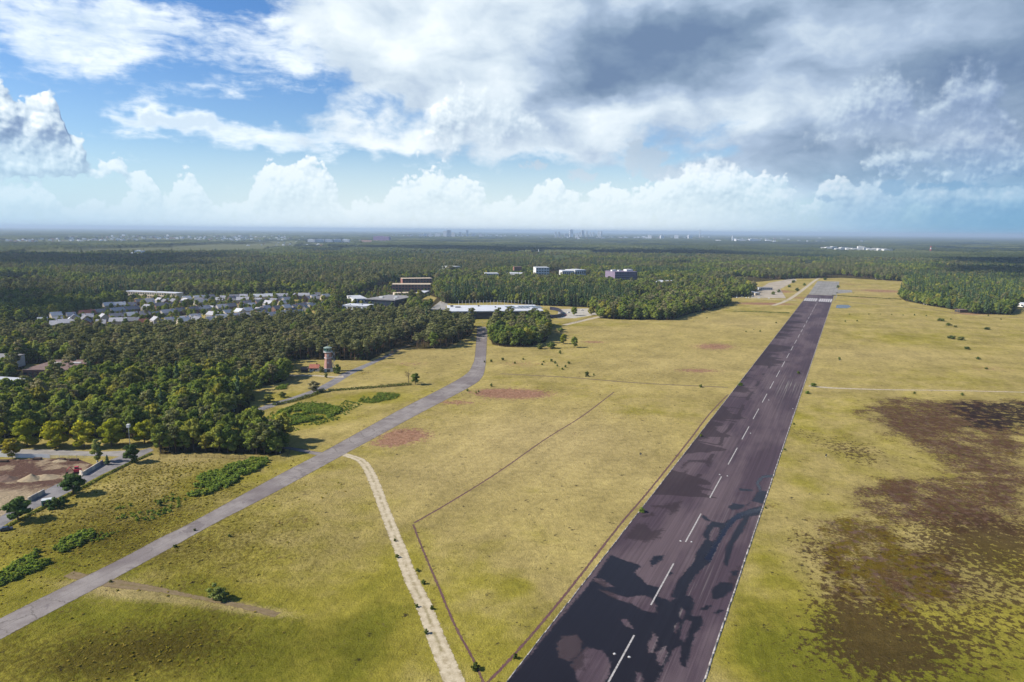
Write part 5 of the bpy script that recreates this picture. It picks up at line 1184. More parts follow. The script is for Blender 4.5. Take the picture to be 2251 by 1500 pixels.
# single shrubs and trees: photo position of the foot, kind, height in metres, label
def lone(kind, name, px, py, hm, label, grp=None, cat='tree', wide=1.0, leaf=None, parts=True, var=None):
    x, y = G(px, py); var = random.randrange(9) if var is None else var; H = PROTO[kind][var % len(PROTO[kind])][3]; s_ = hm / H
    o = plant(kind, name, x, y, label, grp, s_ * wide, var, cat=cat, parts=parts, szz=s_, leaf=leaf); return o
lone('round_tree', 'round_tree', 40, 1146, 9.6, 'dark round crowned tree at the near end of the site road', wide=1.25)
lone('round_tree', 'round_tree', 161, 1087, 9.6, 'dark round crowned tree by the site road beside the barrier wall', wide=1.2)
lone('round_tree', 'round_tree', 289, 1017, 9.4, 'dark tall crowned tree where the site road meets the copse', wide=.95)
lone('birch_tree', 'willow_tree', 214, 1016, 13.0, 'pale drooping willow at the far corner of the building site', wide=1.15)
lone('conifer_tree', 'dark_shrub', 236, 1022, 5.0, 'small dark bushy conifer at the foot of the willow', cat='shrub', wide=1.9)
lone('yellow_green_tree', 'yellow_bush', 27, 1006, 10.5, 'broad yellow leaved bush behind the building site fence', cat='bush', wide=.95, leaf=M_YEL)
for i, (px, py, hm) in enumerate(((-12, 984, 15), (60, 982, 15.5), (124, 984, 15), (186, 984, 15), (246, 982, 15.5), (318, 975, 13))):
    lone('yellow_green_tree', 'yellow_green_tree', px, py, hm, 'spreading tree with yellow green sunlit top in the row behind the building site', 'yellow green trees behind the building site', var=i)
lone('broadleaf_tree', 'lone_tree', 913, 846, 9.5, 'lone round tree at the end of the hedge in the meadow', wide=1.15)
dt = MB(); dt.tube([(0, 0, 0), (.2, 0, 4.5), (0, .2, 9)], [.28, .2, .06], 6)
rt = np.random.default_rng(3)
for i in range(26):
    z = rt.uniform(3.2, 8); a = rt.uniform(0, 6.28); l = rt.uniform(1.2, 3.2); e = (math.cos(a) * l, math.sin(a) * l, z + l * .8); dt.tube([(0, 0, z), (e[0] * .6, e[1] * .6, z + l * .35), e], [.09, .06, .02], 4)
    for k in range(3): b = a + rt.uniform(-1, 1); dt.tube([(e[0] * .7, e[1] * .7, z + l * .5), (e[0] + math.cos(b), e[1] + math.sin(b), e[2] + rt.uniform(-.2, .8))], [.04, .015], 3)
tag(dt.thing('dead_tree', M_DRY, (*G(898, 842), 0)), 'bare dead tree beside the lone round tree in the meadow', 'tree')
lone('broadleaf_tree', 'gnarled_tree', 690, 862, 8.5, 'low wide greyish tree by the road south of the control tower', wide=1.55, leaf=M_PINE)
lone('bush', 'tall_bush', 742, 821, 8.0, 'tall dense bush at the right foot of the control tower', cat='bush', wide=.95)
lone('bush', 'bush', 707, 819, 5.0, 'green bush at the left foot of the control tower', cat='bush')
lone('bush', 'bush', 717, 831, 4.2, 'small pointed bush at the edge of the pale path below the tower', cat='bush', wide=.7)
lone('bush', 'bush', 474, 1319, 5.4, 'larger grey green shrub of the pair standing alone on the near meadow', cat='shrub', wide=1.0, leaf=M_BIRCH)
lone('bush', 'bush', 491, 1320, 4.0, 'smaller grey green shrub of the pair standing alone on the near meadow', cat='shrub', wide=.95, leaf=M_BIRCH)
lone('bush', 'bush', 1045, 1472, 1.9, 'brownish low shrub at the near end of the heather row', cat='shrub', wide=1.35)
lone('bush', 'bush', 1133, 1448, 1.5, 'small dark green shrub left of the runway near the heather row', cat='shrub')
lone('bush', 'bush', 1411, 1126, 2.2, 'bright green shrub on the left edge of the runway', cat='shrub', wide=1.3, leaf=M_FERN)
lone('bush', 'bush', 1290, 828, 4.2, 'upright solitary shrub in the middle of the far meadow', cat='shrub', wide=.9)
lone('broadleaf_tree', 'field_tree', 1262, 764, 11.5, 'round dark tree at the right end of the copse before the exhibition hall', wide=1.0)
lone('yellow_green_tree', 'field_tree', 1238, 756, 10.5, 'lighter yellow green tree between the copse and the round dark tree', wide=.8)
lone('bush', 'wide_bush', 1212, 766, 6.5, 'wide shrubby thicket between copse and yellow green tree', cat='bush', wide=1.7)
lone('bush', 'wide_bush', 1188, 767, 5.5, 'wide shrubby thicket at the right foot of the copse', cat='bush', wide=1.5)
lone('bush', 'wide_bush', 1232, 729, 4.5, 'dark low thicket behind the round dark tree on the meadow', cat='bush', wide=2.2)
lone('bush', 'bush', 1231, 778, 3.4, 'small dark bush in front of the round dark tree on the meadow', cat='bush', wide=.9)
lone('broadleaf_tree', 'field_tree', 1262, 694, 13, 'single bushy tree beside the gravel yard right of the exhibition hall', wide=1.1)
lone('broadleaf_tree', 'field_tree', 1300, 693, 12, 'broad tree between the gravel yard and the wood edge', wide=1.05)
lone('broadleaf_tree', 'field_tree', 612, 838, 11.5, 'rounded dark green tree at the wood edge left of the pale path')
lone('broadleaf_tree', 'field_tree', 571, 858, 8.5, 'rounded light green tree at the wood edge by the clearing')
lone('bush', 'bush', 590, 884, 5.5, 'dark bush pair in the clearing beside the road', cat='bush', wide=1.3)
lone('bush', 'bush', 622, 874, 4.2, 'green bush right of the dark bush in the clearing', cat='bush', wide=1.3)
lone('bush', 'bush', 557, 882, 3.5, 'little round bush alone in the sandy clearing', cat='bush', wide=.8)
lone('bush', 'bush', 116, 1118, 4.8, 'dark bush against the right side of the teal site cabin', cat='bush', wide=1.1, leaf=M_DARK)
lone('bush', 'bush', 139, 1112, 4.2, 'second dark bush right of the teal site cabin', cat='bush', wide=1.1, leaf=M_DARK)
lone('bush', 'bush', 296, 1018, 3.4, 'grey green shrub at the trunk of the tree by the copse road', cat='bush', wide=.9)
lone('bush', 'bush', 352, 1112, 2.6, 'isolated green bush in the rough meadow left of the taxiway', cat='bush', wide=1.0)
lone('bush', 'bush', 1788, 850, 2.8, 'bright green scrub where the sandy path meets the runway', cat='shrub', wide=1.8, leaf=M_FERN)
lone('bush', 'bush', 1775, 866, 2.2, 'bright green scrub on the right kerb of the runway below the sandy path', cat='shrub', wide=1.6, leaf=M_FERN)
lone('bush', 'bush', 1628, 848, 2.6, 'green scrub on the left kerb of the runway across from the sandy path', cat='shrub', wide=1.7, leaf=M_FERN)
lone('bush', 'bush', 1541, 960, 1.6, 'dark tuft on the left kerb of the runway', cat='shrub', wide=1.3)
small = [(1065, 797), (1080, 796), (1105, 792), (1132, 800), (1150, 791), (1195, 797), (1192, 803), (1212, 795), (1220, 799), (1225, 806), (1243, 808), (1250, 800), (1236, 813), (1052, 862), (1080, 850), (1046, 865), (1028, 860), (1305, 826), (1540, 852), (1640, 730), (1671, 730), (1554, 700), (1706, 711),
         (1884, 707), (1858, 708), (1910, 692), (1935, 692), (1960, 693), (1985, 694), (2010, 694), (2036, 695), (1867, 692), (2200, 703), (2172, 695), (2090, 703), (1845, 791), (428, 1167), (385, 1203), (243, 1280), (505, 1180), (873, 1226), (918, 1256), (931, 1284), (937, 1393), (916, 1335), (950, 1340), (868, 1190), (2010, 866), (2115, 870), (1745, 934), (1683, 1118), (1725, 990), (1755, 822), (1840, 645), (1875, 645), (1842, 630)]
for px, py in small:
    lone('bush', 'small_shrub', px, py, random.uniform(.8, 1.5) * (1.0 if py > 900 else 1.7), 'small dark shrub dotted over the open meadow', 'small dark shrubs dotted over the meadow', 'shrub', random.uniform(.9, 1.5), parts=False)
for px, py, hm, wd, lb in ((2068, 706, 4.0, 2.6, 'dark thicket highest up the slope of the right meadow'), (2085, 716, 3.6, 2.2, 'dark thicket just below the highest one on the right meadow'), (2100, 720, 3.0, 1.6, 'small dark thicket right of the pair on the right meadow'), (2170, 725, 3.2, 2.4, 'flat dark thicket alone near the right edge of the meadow'),
                           (2092, 745, 3.6, 2.8, 'broad dark thicket in the middle of the right meadow'), (2112, 748, 4.0, 2.2, 'green thicket touching the broad dark one on the right meadow'), (2125, 768, 2.8, 2.2, 'straggling green thicket leading down towards the path'), (2150, 790, 2.4, 2.0, 'lower straggling thicket above the sandy path'), (2168, 812, 1.8, 1.8, 'lowest small thicket just above the sandy path')):
    lone('bush', 'thicket', px, py, hm, lb, cat='bush', wide=wd)
for i, (px, py, hm) in enumerate(((1700, 648, 6), (1712, 643, 6), (1735, 632, 6), (1752, 640, 7), (1744, 622, 7), (1768, 628, 6), (1842, 633, 6), (1813, 616, 7))): lone('bush', 'apron_shrub', px, py, hm, 'dark shrub on the heath beside the concrete yard and apron', 'dark shrubs round the concrete apron', 'shrub', 1.4, parts=False)
# ---------------------------------------------------------------- fences
def fence(pts, h, label, mat, name='fence', step=3.0, rails=3, board=False):
    P_ = np.array(GP(pts)); o = root(name, (*P_[0], 0), 0, label, 'fence'); ps, rl = MB(), MB()
    for p, q in zip(P_[:-1], P_[1:]):
        L_ = np.linalg.norm(q - p); n = max(1, int(L_ / step)); a = math.atan2(q[1] - p[1], q[0] - p[0])
        for i in range(n): c = p + (q - p) * i / n - P_[0]; ps.tube([(*c, 0), (*c, h + .1)], .07, 4)
        v0, v1 = p - P_[0], q - P_[0]
        for k in range(rails): z = h * (k + .7) / rails; rl.tube([(*v0, z), (*v1, z)], .05, 4)
        if board:
            t = np.array([-(q - p)[1], (q - p)[0]]) / L_ * .04; n0 = len(rl.v)
            for z in (.1, h):
                for c in (v0 - t, v1 - t, v1 + t, v0 + t): rl.v.append((*c, z))
            rl.f += [tuple(n0 + i for i in f_) for f_ in ((3, 2, 1, 0), (4, 5, 6, 7), (0, 1, 5, 4), (1, 2, 6, 5), (2, 3, 7, 6), (3, 0, 4, 7))]
    ps.part('post', mat, o)['kind'] = 'stuff'; rl.part('panel' if board else 'rail', mat, o); return o
fence([(880, 770), (940, 770), (990, 766), (1020, 756), (1043, 738)], 1.8, 'dark wire fence round the pines left of the taxiway end', M_WOOD)
fence([(1076, 735), (1080, 752), (1098, 762), (1165, 767), (1235, 767), (1280, 766)], 1.8, 'dark wire fence round the copse right of the taxiway end', M_WOOD)
fence([(352, 1006), (430, 1006), (540, 1010), (600, 1013), (632, 1004), (640, 992)], 1.8, 'dark wire fence along the near side of the taxiway copse', M_WOOD)
fence([(480, 940), (545, 918), (600, 897)], 1.6, 'dark wire fence along the road below the wood', M_WOOD)
fence([(1225, 715), (1262, 710), (1290, 700), (1305, 697)], 1.6, 'thin fence beside the pale track right of the exhibition hall', M_WOOD)
fence([(1046, 712), (1060, 712), (1081, 712)], 2.2, 'pale gate fence across the end of the taxiway', M_METAL)
fence([(0, 1005), (22, 1006), (48, 1007), (110, 1008)], 2.2, 'white board fence at the back of the building site', M_WHITE, 'site_fence', 4, 1, True)
fence([(112, 1008), (150, 1009), (205, 1007)], 1.8, 'thin mesh fence continuing the white site fence', M_METAL, 'site_fence', 3)
# ---------------------------------------------------------------- building site
def wall_panels(pts, h, n, label, name, last=None):
    a, b = Vector(G(*pts[0])), Vector(G(*pts[1])); L_ = (b - a).length; o = root(name, (a.x, a.y, 0), math.atan2(b.y - a.y, b.x - a.x), label, 'barrier')
    for i in range(n): MB().box(L_ * i / n + .04, L_ * (i + 1) / n - .04, -.25, .25, 0, h).box(L_ * i / n + .04, L_ * (i + 1) / n - .04, -.5, .5, 0, .35).part('panel', last if (last and i == n - 1) else (M_HWALL if i % 3 else M_CREAM), o)
wall_panels(((183, 1046), (226, 1020)), 2.0, 7, 'white graffitied barrier wall with a purple end by the site road', 'barrier_wall', M_PURPLE)
wall_panels(((62, 1104), (98, 1085)), 2.0, 5, 'shorter white barrier wall at the near side of the building site', 'barrier_wall')
wall_panels(((176, 1043), (183, 1046)), 2.0, 2, 'short white return at the end of the graffitied barrier wall', 'barrier_wall')
x, y = G(92, 1117); cb = root('site_cabin', (x, y, 0), R(28), 'teal site cabin with a pale front and open door beside the road', 'cabin')
MB().box(0, 3.4, 0, 2.6, .15, 2.9).part('wall', M_GREENP, cb); MB().box(-.1, 3.5, -.1, 2.7, 2.92, 3.1).part('roof', M_METAL, cb); MB().box(.5, 1.5, -.06, .06, .2, 2.4).part('door', M_GLASS, cb); MB().box(2.0, 3.0, -.06, .06, 1.1, 2.3).part('window', M_WHITE, cb)
x, y = G(170, 1040); ex = root('digger', (x, y, 0), R(200), 'small red digger standing on the soil by the barrier wall', 'digger')
for s_ in (-1, 1): MB().box(-1.7, 1.7, s_ * 1.0 - .28, s_ * 1.0 + .28, 0, .75).part('track', M_BLACK, ex)
MB().box(-1.7, 1.2, -1.1, 1.1, .8, 1.9).part('body', M_REDP, ex); cbn = MB().box(-.6, 1.0, -1.0, .3, 1.92, 3.1).part('cab', M_REDP, ex); MB().box(-.4, .8, -1.04, .33, 2.2, 2.9).part('window', M_GLASS, cbn); MB().box(.98, 1.03, -.85, .15, 2.2, 2.9).part('window', M_GLASS, cbn)
MB().tube([(1.1, .6, 1.5), (2.6, .6, 3.4), (3.9, .6, 2.2)], [.22, .2, .16], 6).part('boom', M_REDP, ex); MB().tube([(3.9, .6, 2.3), (4.1, .6, 1.0)], [.15, .13], 6).part('arm', M_REDP, ex); MB().box(3.6, 4.5, .2, 1.0, .3, 1.0).part('bucket', M_BLACK, ex)
def pile(px, py, r_, h_, label, mat, seed):
    bm = bmesh.new(); bmesh.ops.create_grid(bm, x_segments=26, y_segments=26, size=1.0); me = bpy.data.meshes.new('soil_pile')
    P_ = np.array([v.co for v in bm.verts]); d = np.hypot(P_[:, 0], P_[:, 1] * 1.0); z = np.clip(1 - d * (1 + .5 * (fbm(P_[:, 0] * 1.5, P_[:, 1] * 1.5, seed) - .5)), 0, 1) * h_ * (.75 + .5 * fbm(P_[:, 0] * 3, P_[:, 1] * 3, seed + 3))
    for v, q in zip(bm.verts, z): v.co = (v.co.x * r_ * 1.5, v.co.y * r_, float(q) - .02)
    bm.to_mesh(me); bm.free(); me.materials.append(mat); tag(obj('soil_pile', me, None, (*G(px, py), 0)), label, 'soil pile')
M_SANDP = plain('heaped_sand', (.30, .235, .15), .95, .05, .2, .5); M_EARTH = plain('heaped_earth', (.15, .10, .075), .95, .05, .25, .5)
pile(70, 1054, 4.0, 2.4, 'pale sand heap in the middle of the building site', M_SANDP, 1); pile(100, 1050, 4.5, 1.6, 'lower pale sand heap right of the highest one', M_SANDP, 2); pile(12, 1054, 4.0, 2.0, 'dark earth heap at the left of the building site', M_EARTH, 3); pile(130, 1014, 2.4, 1.0, 'small sand heap by the mesh fence', M_SANDP, 4)
for px, py, lb in ((80, 1012, 'dark timber stack below the white board fence'), (132, 1013, 'dark timber stack left of the pair by the mesh fence'), (161, 1014, 'dark timber stack right of the pair by the mesh fence'), (6, 1017, 'long dark timber stack at the left end of the site')):
    q = MB(); 
    for i in range(3):
        for j in range(4): q.box(-1.9, 1.9, j * .42, j * .42 + .36, i * .34, i * .34 + .28)
    tag(q.thing('timber_stack', M_WOOD, (*G(px, py), 0), R(2)), lb, 'timber stack')
x, y = G(286, 984); lp = root('lamp_post', (x, y, 0), 0, 'tall grey post with a white box lamp rising out of the trees', 'lamp post'); MB().tube([(0, 0, 0), (0, 0, 11.0)], [.16, .11], 6).part('pole', M_METAL, lp); MB().box(-.75, .75, -.7, .7, 11.0, 12.7).part('lamp_head', M_WHITE, lp)
def car(px, py, rz, label, paint, grp=None):
    x, y = G(px, py); o = root('parked_car', (x, y, 0), rz, label, 'car', grp)
    me = MB(); n = 0; prof = [(-2.1, .35), (2.1, .35), (2.15, .8), (1.2, .92), (.5, 1.42), (-1.2, 1.46), (-2.0, .95), (-2.15, .8)]
    for yy in (-.85, .85): me.v += [(a, yy, b) for a, b in prof]
    me.f += [tuple(range(8))[::-1], tuple(range(8, 16))] + [(i, (i + 1) % 8, 8 + (i + 1) % 8, 8 + i) for i in range(8)]; me.part('body', paint, o)
    MB().box(-1.3, .55, -.87, .87, 1.0, 1.34).part('window', M_GLASS, o)
    for a in (-1.35, 1.35):
        for b in (-.82, .82): MB().tube([(a, b - .12, .33), (a, b + .12, .33)], .33, 10).part('wheel', M_BLACK, o)
M_CAR = plain('dark_blue_paint', (.03, .04, .07), .3, .5, .05); M_CARW = plain('white_car_paint', (.6, .6, .6), .3, .5, .05)
car(14, 1166, R(30), 'dark blue car parked at the near end of the site road', M_CAR)
car(1243, 694, 0, 'red car parked on the gravel yard right of the exhibition hall', M_REDP)
for px, py in ((1250, 688), (1262, 684), (1236, 690), (1280, 683)): car(px, py, random.uniform(0, 1), 'white car parked on the gravel yard beside the curved wall', M_CARW, 'white cars on the gravel yard')
for px, py in ((1606, 652), (1620, 655), (1632, 653), (1640, 656), (1648, 655), (1655, 652), (1668, 656), (1690, 657)): car(px, py, random.uniform(0, 3), 'white vehicle parked along the dirt road before the concrete yard', M_CARW, 'white vehicles by the concrete yard')
for px, py in ((942, 678), (948, 670)): car(px, py, 1.2, 'white car on the paved yard left of the exhibition hall', M_CARW, 'white cars left of the exhibition hall')
# people walking by the pines
def person(px, py, label, shirt, rz):
    x, y = G(px, py); me = bpy.data.meshes.new('body'); o = root('person', (x, y, 0), rz, label, 'person')
    bm = bmesh.new(); V = {'hip': (0, 0, .95), 'chest': (0, 0, 1.35), 'neck': (0, 0, 1.5), 'head': (0, .02, 1.66), 'top': (0, .02, 1.76), 'lh': (-.1, 0, .9), 'lk': (-.11, .1, .5), 'lf': (-.11, .02, .06), 'lt': (-.11, .16, .04), 'rh': (.1, 0, .9), 'rk': (.11, -.02, .5), 'rf': (.11, -.2, .08), 'rt': (.11, -.06, .04),
         'ls': (-.2, 0, 1.42), 'le': (-.25, -.06, 1.13), 'lw': (-.25, .06, .88), 'rs': (.2, 0, 1.42), 're': (.25, .04, 1.13), 'rw': (.25, .16, .9)}
    E = [('hip', 'chest'), ('chest', 'neck'), ('neck', 'head'), ('head', 'top'), ('hip', 'lh'), ('lh', 'lk'), ('lk', 'lf'), ('lf', 'lt'), ('hip', 'rh'), ('rh', 'rk'), ('rk', 'rf'), ('rf', 'rt'), ('chest', 'ls'), ('ls', 'le'), ('le', 'lw'), ('chest', 'rs'), ('rs', 're'), ('re', 'rw')]
    ks = list(V); me.from_pydata([V[k] for k in ks], [(ks.index(a), ks.index(b)) for a, b in E], []); b_ = obj('body', me, o); rad = dict(hip=.15, chest=.16, neck=.06, head=.1, top=.07, lh=.09, rh=.09, lk=.07, rk=.07, lf=.05, rf=.05, lt=.04, rt=.04, ls=.07, rs=.07, le=.05, re=.05, lw=.035, rw=.035)
    md = b_.modifiers.new('skin', 'SKIN')
    for i, k in enumerate(ks): me.skin_vertices[0].data[i].radius = (rad[k], rad[k]); 
    me.skin_vertices[0].data[0].use_root = True; b_.modifiers.new('sub', 'SUBSURF').levels = 1; me.materials.append(shirt)
person(859, 776, 'person in dark clothes walking on the path along the pines', M_DARKW, .4); person(862, 775, 'person in red top walking beside the one in dark clothes', M_REDP, .4)
# markers on and beside the runway
def marker(px, py, lb, dark, grp=None):
    x, y = G(px, py); o = root('marker_board', (x, y, 0), RW_DIR.angle_signed(Vector((0, 1))) * -1, lb, 'marker', grp)
    MB().box(-.55, .55, -.06, .06, .35, 1.3).part('board', M_BLACK if dark else M_WHITE, o)
    for s_ in (-.45, .45): MB().box(s_ - .05, s_ + .05, -.05, .05, 0, .35).part('leg', M_METAL, o)
    MB().box(-.22, .18, -.09, -.065, .6, 1.05).part('face', M_WHITE if dark else M_BLACK, o)
marker(1408, 1001, 'small black and white marker board on the meadow left of the runway', True); marker(1816, 1004, 'small black marker board on the grass right of the runway', True)
for px, py in ((1846, 793), (1657, 726)): marker(px, py, 'tiny dark marker board far out on the grass beside the runway', True, 'tiny dark marker boards')
for px, py in ((1520, 1192), (1496, 1190), (1599, 1047), (1582, 1044), (1383, 1445), (1351, 1438), (1650, 953), (1743, 899), (1765, 735), (1690, 880)):  # low capped discs standing for whitish patches on the runway
    x, y = G(px, py); o = root('whitish_disc', (x, y, .03), 0, 'small whitish disc on the runway surface', 'ground light', 'whitish discs on the runway')
    MB().lathe([(.5, 0), (.5, .05), (.3, .09)], 10).part('rim', M_KERB, o); MB().lathe([(.26, .09), (.22, .2), (.08, .24)], 8).part('lens', M_METAL, o)

# ---------------------------------------------------------------- far buildings
for i, px in enumerate((684, 703, 722, 741, 760)): far_block('apartment_block', px, 533, 15, 6, 'pale apartment slab in the row left of the magenta building', M_FAR, 'pale apartment slabs', .6)
far_block('magenta_building', 838, 532, 34, 11, 'large magenta clad building far beyond the woods', M_MAG); far_block('brown_hall', 806, 534, 46, 5, 'long brown hall left of the magenta building', M_FARR)
for px, py, w_, h_, lb in ((123, 567, 16, 7, 'lone white building far left in the woods'), (180, 562, 18, 6, 'pale roofed building right of the lone far white one'), (272, 572, 16, 7, 'low white building before the far white group'), (292, 566, 22, 8, 'wide pale building of the far white group'), (306, 564, 16, 11, 'tallest white building of the far white group'), (676, 565, 12, 6, 'small white house far out in the middle woods'), (613, 577, 5, 8, 'tiny white spire in the middle woods')):
    far_block('white_building', px, py, w_, h_, lb, M_FAR)
xs = [1812, 1822, 1834, 1843, 1856, 1868, 1880, 1893, 1905, 1916, 1928, 1940, 1952]
for i, px in enumerate(xs): far_block('white_hall', px, 549 + i * .35 + random.uniform(-.5, .5), random.uniform(11, 17), random.uniform(3.5, 6.0) + (3 if i == 7 else 0), 'low white hall in the long far complex right of the runway line', M_WHITE, 'white halls of the far complex')
for px, w_, h_ in ((1632, 26, 4), (1655, 14, 5), (1664, 16, 5), (1690, 12, 3), (1579, 10, 3)): far_block('pale_hall', px, 531, w_, h_, 'pale flat hall by the slim white tower far off', M_FAR, 'pale flat halls far off')
far_block('slim_tower', 1611, 531, 3, 11, 'slim white tower above the pale flat halls', M_FAR)
for px in (1428, 1456, 1487, 1517): far_block('tower_block', px, 526, 8, 8, 'grey white tower block in the evenly spaced far row', M_FAR, 'evenly spaced far tower blocks')
for px, h_, w_ in ((935, 6, 8), (945, 7, 6), (978, 11, 8), (987, 13, 9), (996, 8, 7), (1012, 9, 5), (1027, 13, 5), (1040, 6, 8), (1056, 7, 6), (925, 5, 8), (962, 6, 12)): far_block('city_tower', px, 521, w_, h_ + 1, 'tower of the left cluster on the city skyline', M_FAR if px in (1027, 935, 945) else M_FARD, 'towers of the left skyline cluster')
for px, h_, w_ in ((1222, 10, 4), (1229, 10, 4), (1256, 15, 7), (1275, 9, 4), (1281, 13, 5), (1290, 12, 4), (1298, 10, 3), (1304, 9, 4), (1316, 11, 4), (1322, 11, 4), (1245, 6, 8), (1268, 7, 6)): far_block('city_tower', px, 521.5, w_, h_ + 1, 'tower of the right cluster on the city skyline', M_FARD if px % 2 else M_FAR, 'towers of the right skyline cluster')
x, y = G(1538, 524); d_ = math.hypot(x, y) / FPX; tag(MB().lathe([(1.1 * d_, 0), (.7 * d_, 18 * d_)], 10).thing('chimney_stack', M_FARD, (x, y, 0)), 'single tall thin chimney on the horizon', 'chimney')
x, y = G(2045, 558); d_ = math.hypot(x, y) / FPX; q = root('lattice_mast', (x, y, 0), .3, 'red and white lattice mast rising from the dark wood', 'mast')
for i in range(5):
    w0, w1 = (3.2 - .5 * i) * d_, (2.7 - .5 * i) * d_; z0, z1 = i * 2.8 * d_, (i + 1) * 2.8 * d_; b = MB()
    for s1, s2 in ((-1, -1), (1, -1), (1, 1), (-1, 1)): b.tube([(s1 * w0 / 2, s2 * w0 / 2, z0), (s1 * w1 / 2, s2 * w1 / 2, z1)], .22 * d_, 4); b.tube([(s1 * w0 / 2, s2 * w0 / 2, z0), (-s2 * w1 / 2, s1 * w1 / 2, z1)], .14 * d_, 4); b.tube([(s1 * w0 / 2, s2 * w0 / 2, z0), (s2 * w1 / 2, -s1 * w1 / 2, z1)], .14 * d_, 4)
    b.part('mast_section', M_REDP if i % 2 == 0 else M_WHITE, q)
x, y = G(1184, 561); d_ = math.hypot(x, y) / FPX; tag(MB().lathe([(1.2 * d_, 0), (.9 * d_, 7 * d_), (.2 * d_, 13 * d_)], 6).thing('church_spire', M_FAR, (x, y, 0)), 'thin pale spire above the middle woods', 'spire')
TOWN = [(60, 530, 60, 3.5, 26), (210, 529, 90, 3, 40), (330, 524, 120, 4, 40), (480, 527, 150, 5, 60), (560, 522, 80, 2.5, 24), (980, 519.5, 110, 1.6, 30), (1120, 521, 60, 2, 8), (1430, 524, 160, 2.5, 34), (1250, 524, 60, 2, 14), (1700, 527, 140, 2, 12), (640, 539, 120, 4, 14), (1900, 532, 160, 2, 6)]
FAR_XY = []
for cx_, cy_, sx_, sy_, n in TOWN:
    for i in range(n):
        px, py = random.gauss(cx_, sx_ * .6), random.gauss(cy_, sy_ * .5); hz_ = 508.5 + (px - 1125) * .00934
        if py < hz_ + 8.5: py = hz_ + 8.5 + random.random() * 3
        if px < -20 or px > 2270: continue
        k = random.random(); far_block('town_house', px, py, random.uniform(2.2, 6), random.uniform(1.4, 3.2), 'small pale building scattered through the distant towns' if k < .8 else 'small reddish building scattered through the distant towns', M_FAR if k < .5 else M_FARD if k < .8 else M_FARR, 'pale distant town buildings' if k < .8 else 'reddish distant town buildings')
FAR_XY = np.array([(o.location.x, o.location.y) for o in SC.objects if o.type == 'MESH' and o.parent is None and math.hypot(o.location.x, o.location.y) > 2200])

# ---------------------------------------------------------------- far woodland to the horizon
ath = np.radians(np.arange(-46, 46.001, .07)); arr_ = np.geomspace(2850, 66000, 900)
TH, RR = np.meshgrid(ath, arr_); CX, CY = RR * np.sin(TH), RR * np.cos(TH); x, y = CX.ravel(), CY.ravel()
w1, id1 = worley(x / 13, y / 13, 3); stand, sid = worley(x / 330 + fbm(x / 160, y / 160, 8, 3) * .9, y / 420 + fbm(x / 170, y / 170, 18, 3) * .9, 13)
hgt = 6 + 9 * sid + 9 * (1 - w1) + 7 * (fbm(x / 70, y / 70, 5, 3) - .5) + 6 * (id1 - .5)
town_m = np.zeros(TH.shape)
for bx, by in FAR_XY:
    a = math.atan2(bx, by); d = math.hypot(bx, by); i0, i1 = np.searchsorted(arr_, [d * .90, d * 1.03]); j0, j1 = np.searchsorted(ath, [a - 26 / d - .0022, a + 26 / d + .0022]); town_m[i0:i1, j0:j1] = 1
field = sst(fbm(x / 900, y / 900, 91, 3) + .10 * sst(-x / (y + 1), .1, .6) - .16 * sst(x / (y + 1), .05, .3), .64, .67) * (RR.ravel() > 3200)
op = np.maximum(town_m.ravel() * .92, field); hgt = hgt * (1 - op) + .4 * op
fade = sst(RR.ravel(), 2900, 3300); hgt = hgt * (.35 + .65 * fade)
def canopy_mat(N, B, out):
    s1 = N.attr('stand'); t1 = N.attr('tint'); f = N.attr('field')
    c = N.mix(N.ss(s1, .25, .7), (.012, .021, .012, 1), (.046, .058, .020, 1)); c = N.mix(N.ss(s1, .86, .95), c, (.075, .085, .030, 1))
    c = N.v('SCALE', c, scale=N.lerp(t1, 0, 1,   .5, 1.5)); c = N.mix(f, c, N.mix(t1, (.06, .075, .026, 1), (.12, .11, .05, 1)))
    N.put(B.inputs['Base Color'], c)
hx_ = hgt.reshape(TH.shape)
tag(obj('far_woodland', npmesh('far_woodland', np.stack([x, y, hgt], -1), grid_faces(*TH.shape, False), material('distant_canopy', canopy_mat, .95, .05), dict(stand=sid, tint=.55 * id1 + .45 * fbm(x / 25, y / 25, 77, 2), field=field))), kind='stuff')

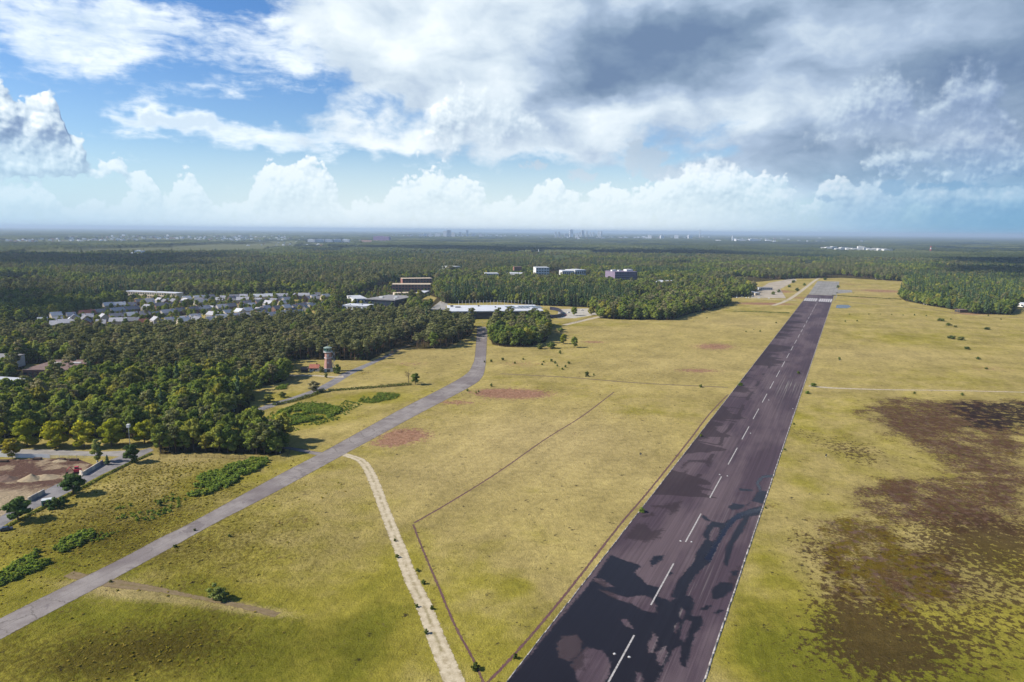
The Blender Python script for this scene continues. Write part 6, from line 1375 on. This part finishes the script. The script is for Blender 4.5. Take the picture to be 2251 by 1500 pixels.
# ================================================================ clouds overhead, outside the picture: they shade parts of the land
def cloud_over(spots, alt, seed, name='cloud'):
    r = np.random.default_rng(seed); V, T, o = [], [], 0; iv, jf = ico(); up = SUN_TO * (alt / SUN_TO.z)
    c0 = np.mean([s_[:2] for s_ in spots], 0)
    for x, y, rx_, ry_ in spots:
        for k in range(16):
            a = r.uniform(0, 6.28); q = math.sqrt(r.uniform(0, 1)) * .8; s_ = r.uniform(.22, .42)
            c = np.array([x + up.x + math.cos(a) * q * rx_ - c0[0], y + up.y + math.sin(a) * q * ry_ - c0[1], r.uniform(-.1, .3) * rx_ * .4])
            w = iv * (1 + r.uniform(-.12, .12, (len(iv), 1))) * np.array([rx_ * s_, ry_ * s_, min(rx_, ry_) * s_ * .5]) + c; V.append(w); T.append(jf + o); o += len(iv)
    ob = obj(name, npmesh(name, np.concatenate(V), np.concatenate(T), M_CLOUD, smooth=True), None, (c0[0], c0[1], alt)); ob['kind'] = 'structure'
M_CLOUD = plain('cloud_white', (.85, .85, .86), 1.0, 0, .03, .01)
cloud_over([(3000, 2600, 1500, 900), (2100, 2100, 700, 500), (4200, 3200, 1300, 1100), (1500, 1850, 420, 260)], 2200, 1)
cloud_over([(*G(20, 690), 150, 90), (*G(-60, 670), 160, 120), (*G(120, 682), 90, 60)], 1500, 2)
cloud_over([(*G(100, 585), 520, 260), (*G(330, 572), 420, 200), (*G(-60, 570), 500, 300)], 1900, 3)
cloud_over([(*G(1250, 556), 900, 330), (*G(900, 548), 800, 380), (*G(1500, 562), 500, 240)], 2300, 4)
# ================================================================ air
hb = MB().box(-72000, 72000, -300, 73000, -1.0, 185.0).mesh('haze', None if False else bpy.data.materials.new('air'))
hm_ = bpy.data.materials['air']; hm_.use_nodes = True; ht = hm_.node_tree; ht.nodes.clear()
pv = ht.nodes.new('ShaderNodeVolumePrincipled'); ho = ht.nodes.new('ShaderNodeOutputMaterial'); ht.links.new(pv.outputs[0], ho.inputs['Volume'])
pv.inputs['Color'].default_value = (.56, .71, .88, 1); pv.inputs['Density'].default_value = 6.0e-5; pv.inputs['Anisotropy'].default_value = .1
tag(obj('haze', hb), kind='stuff')
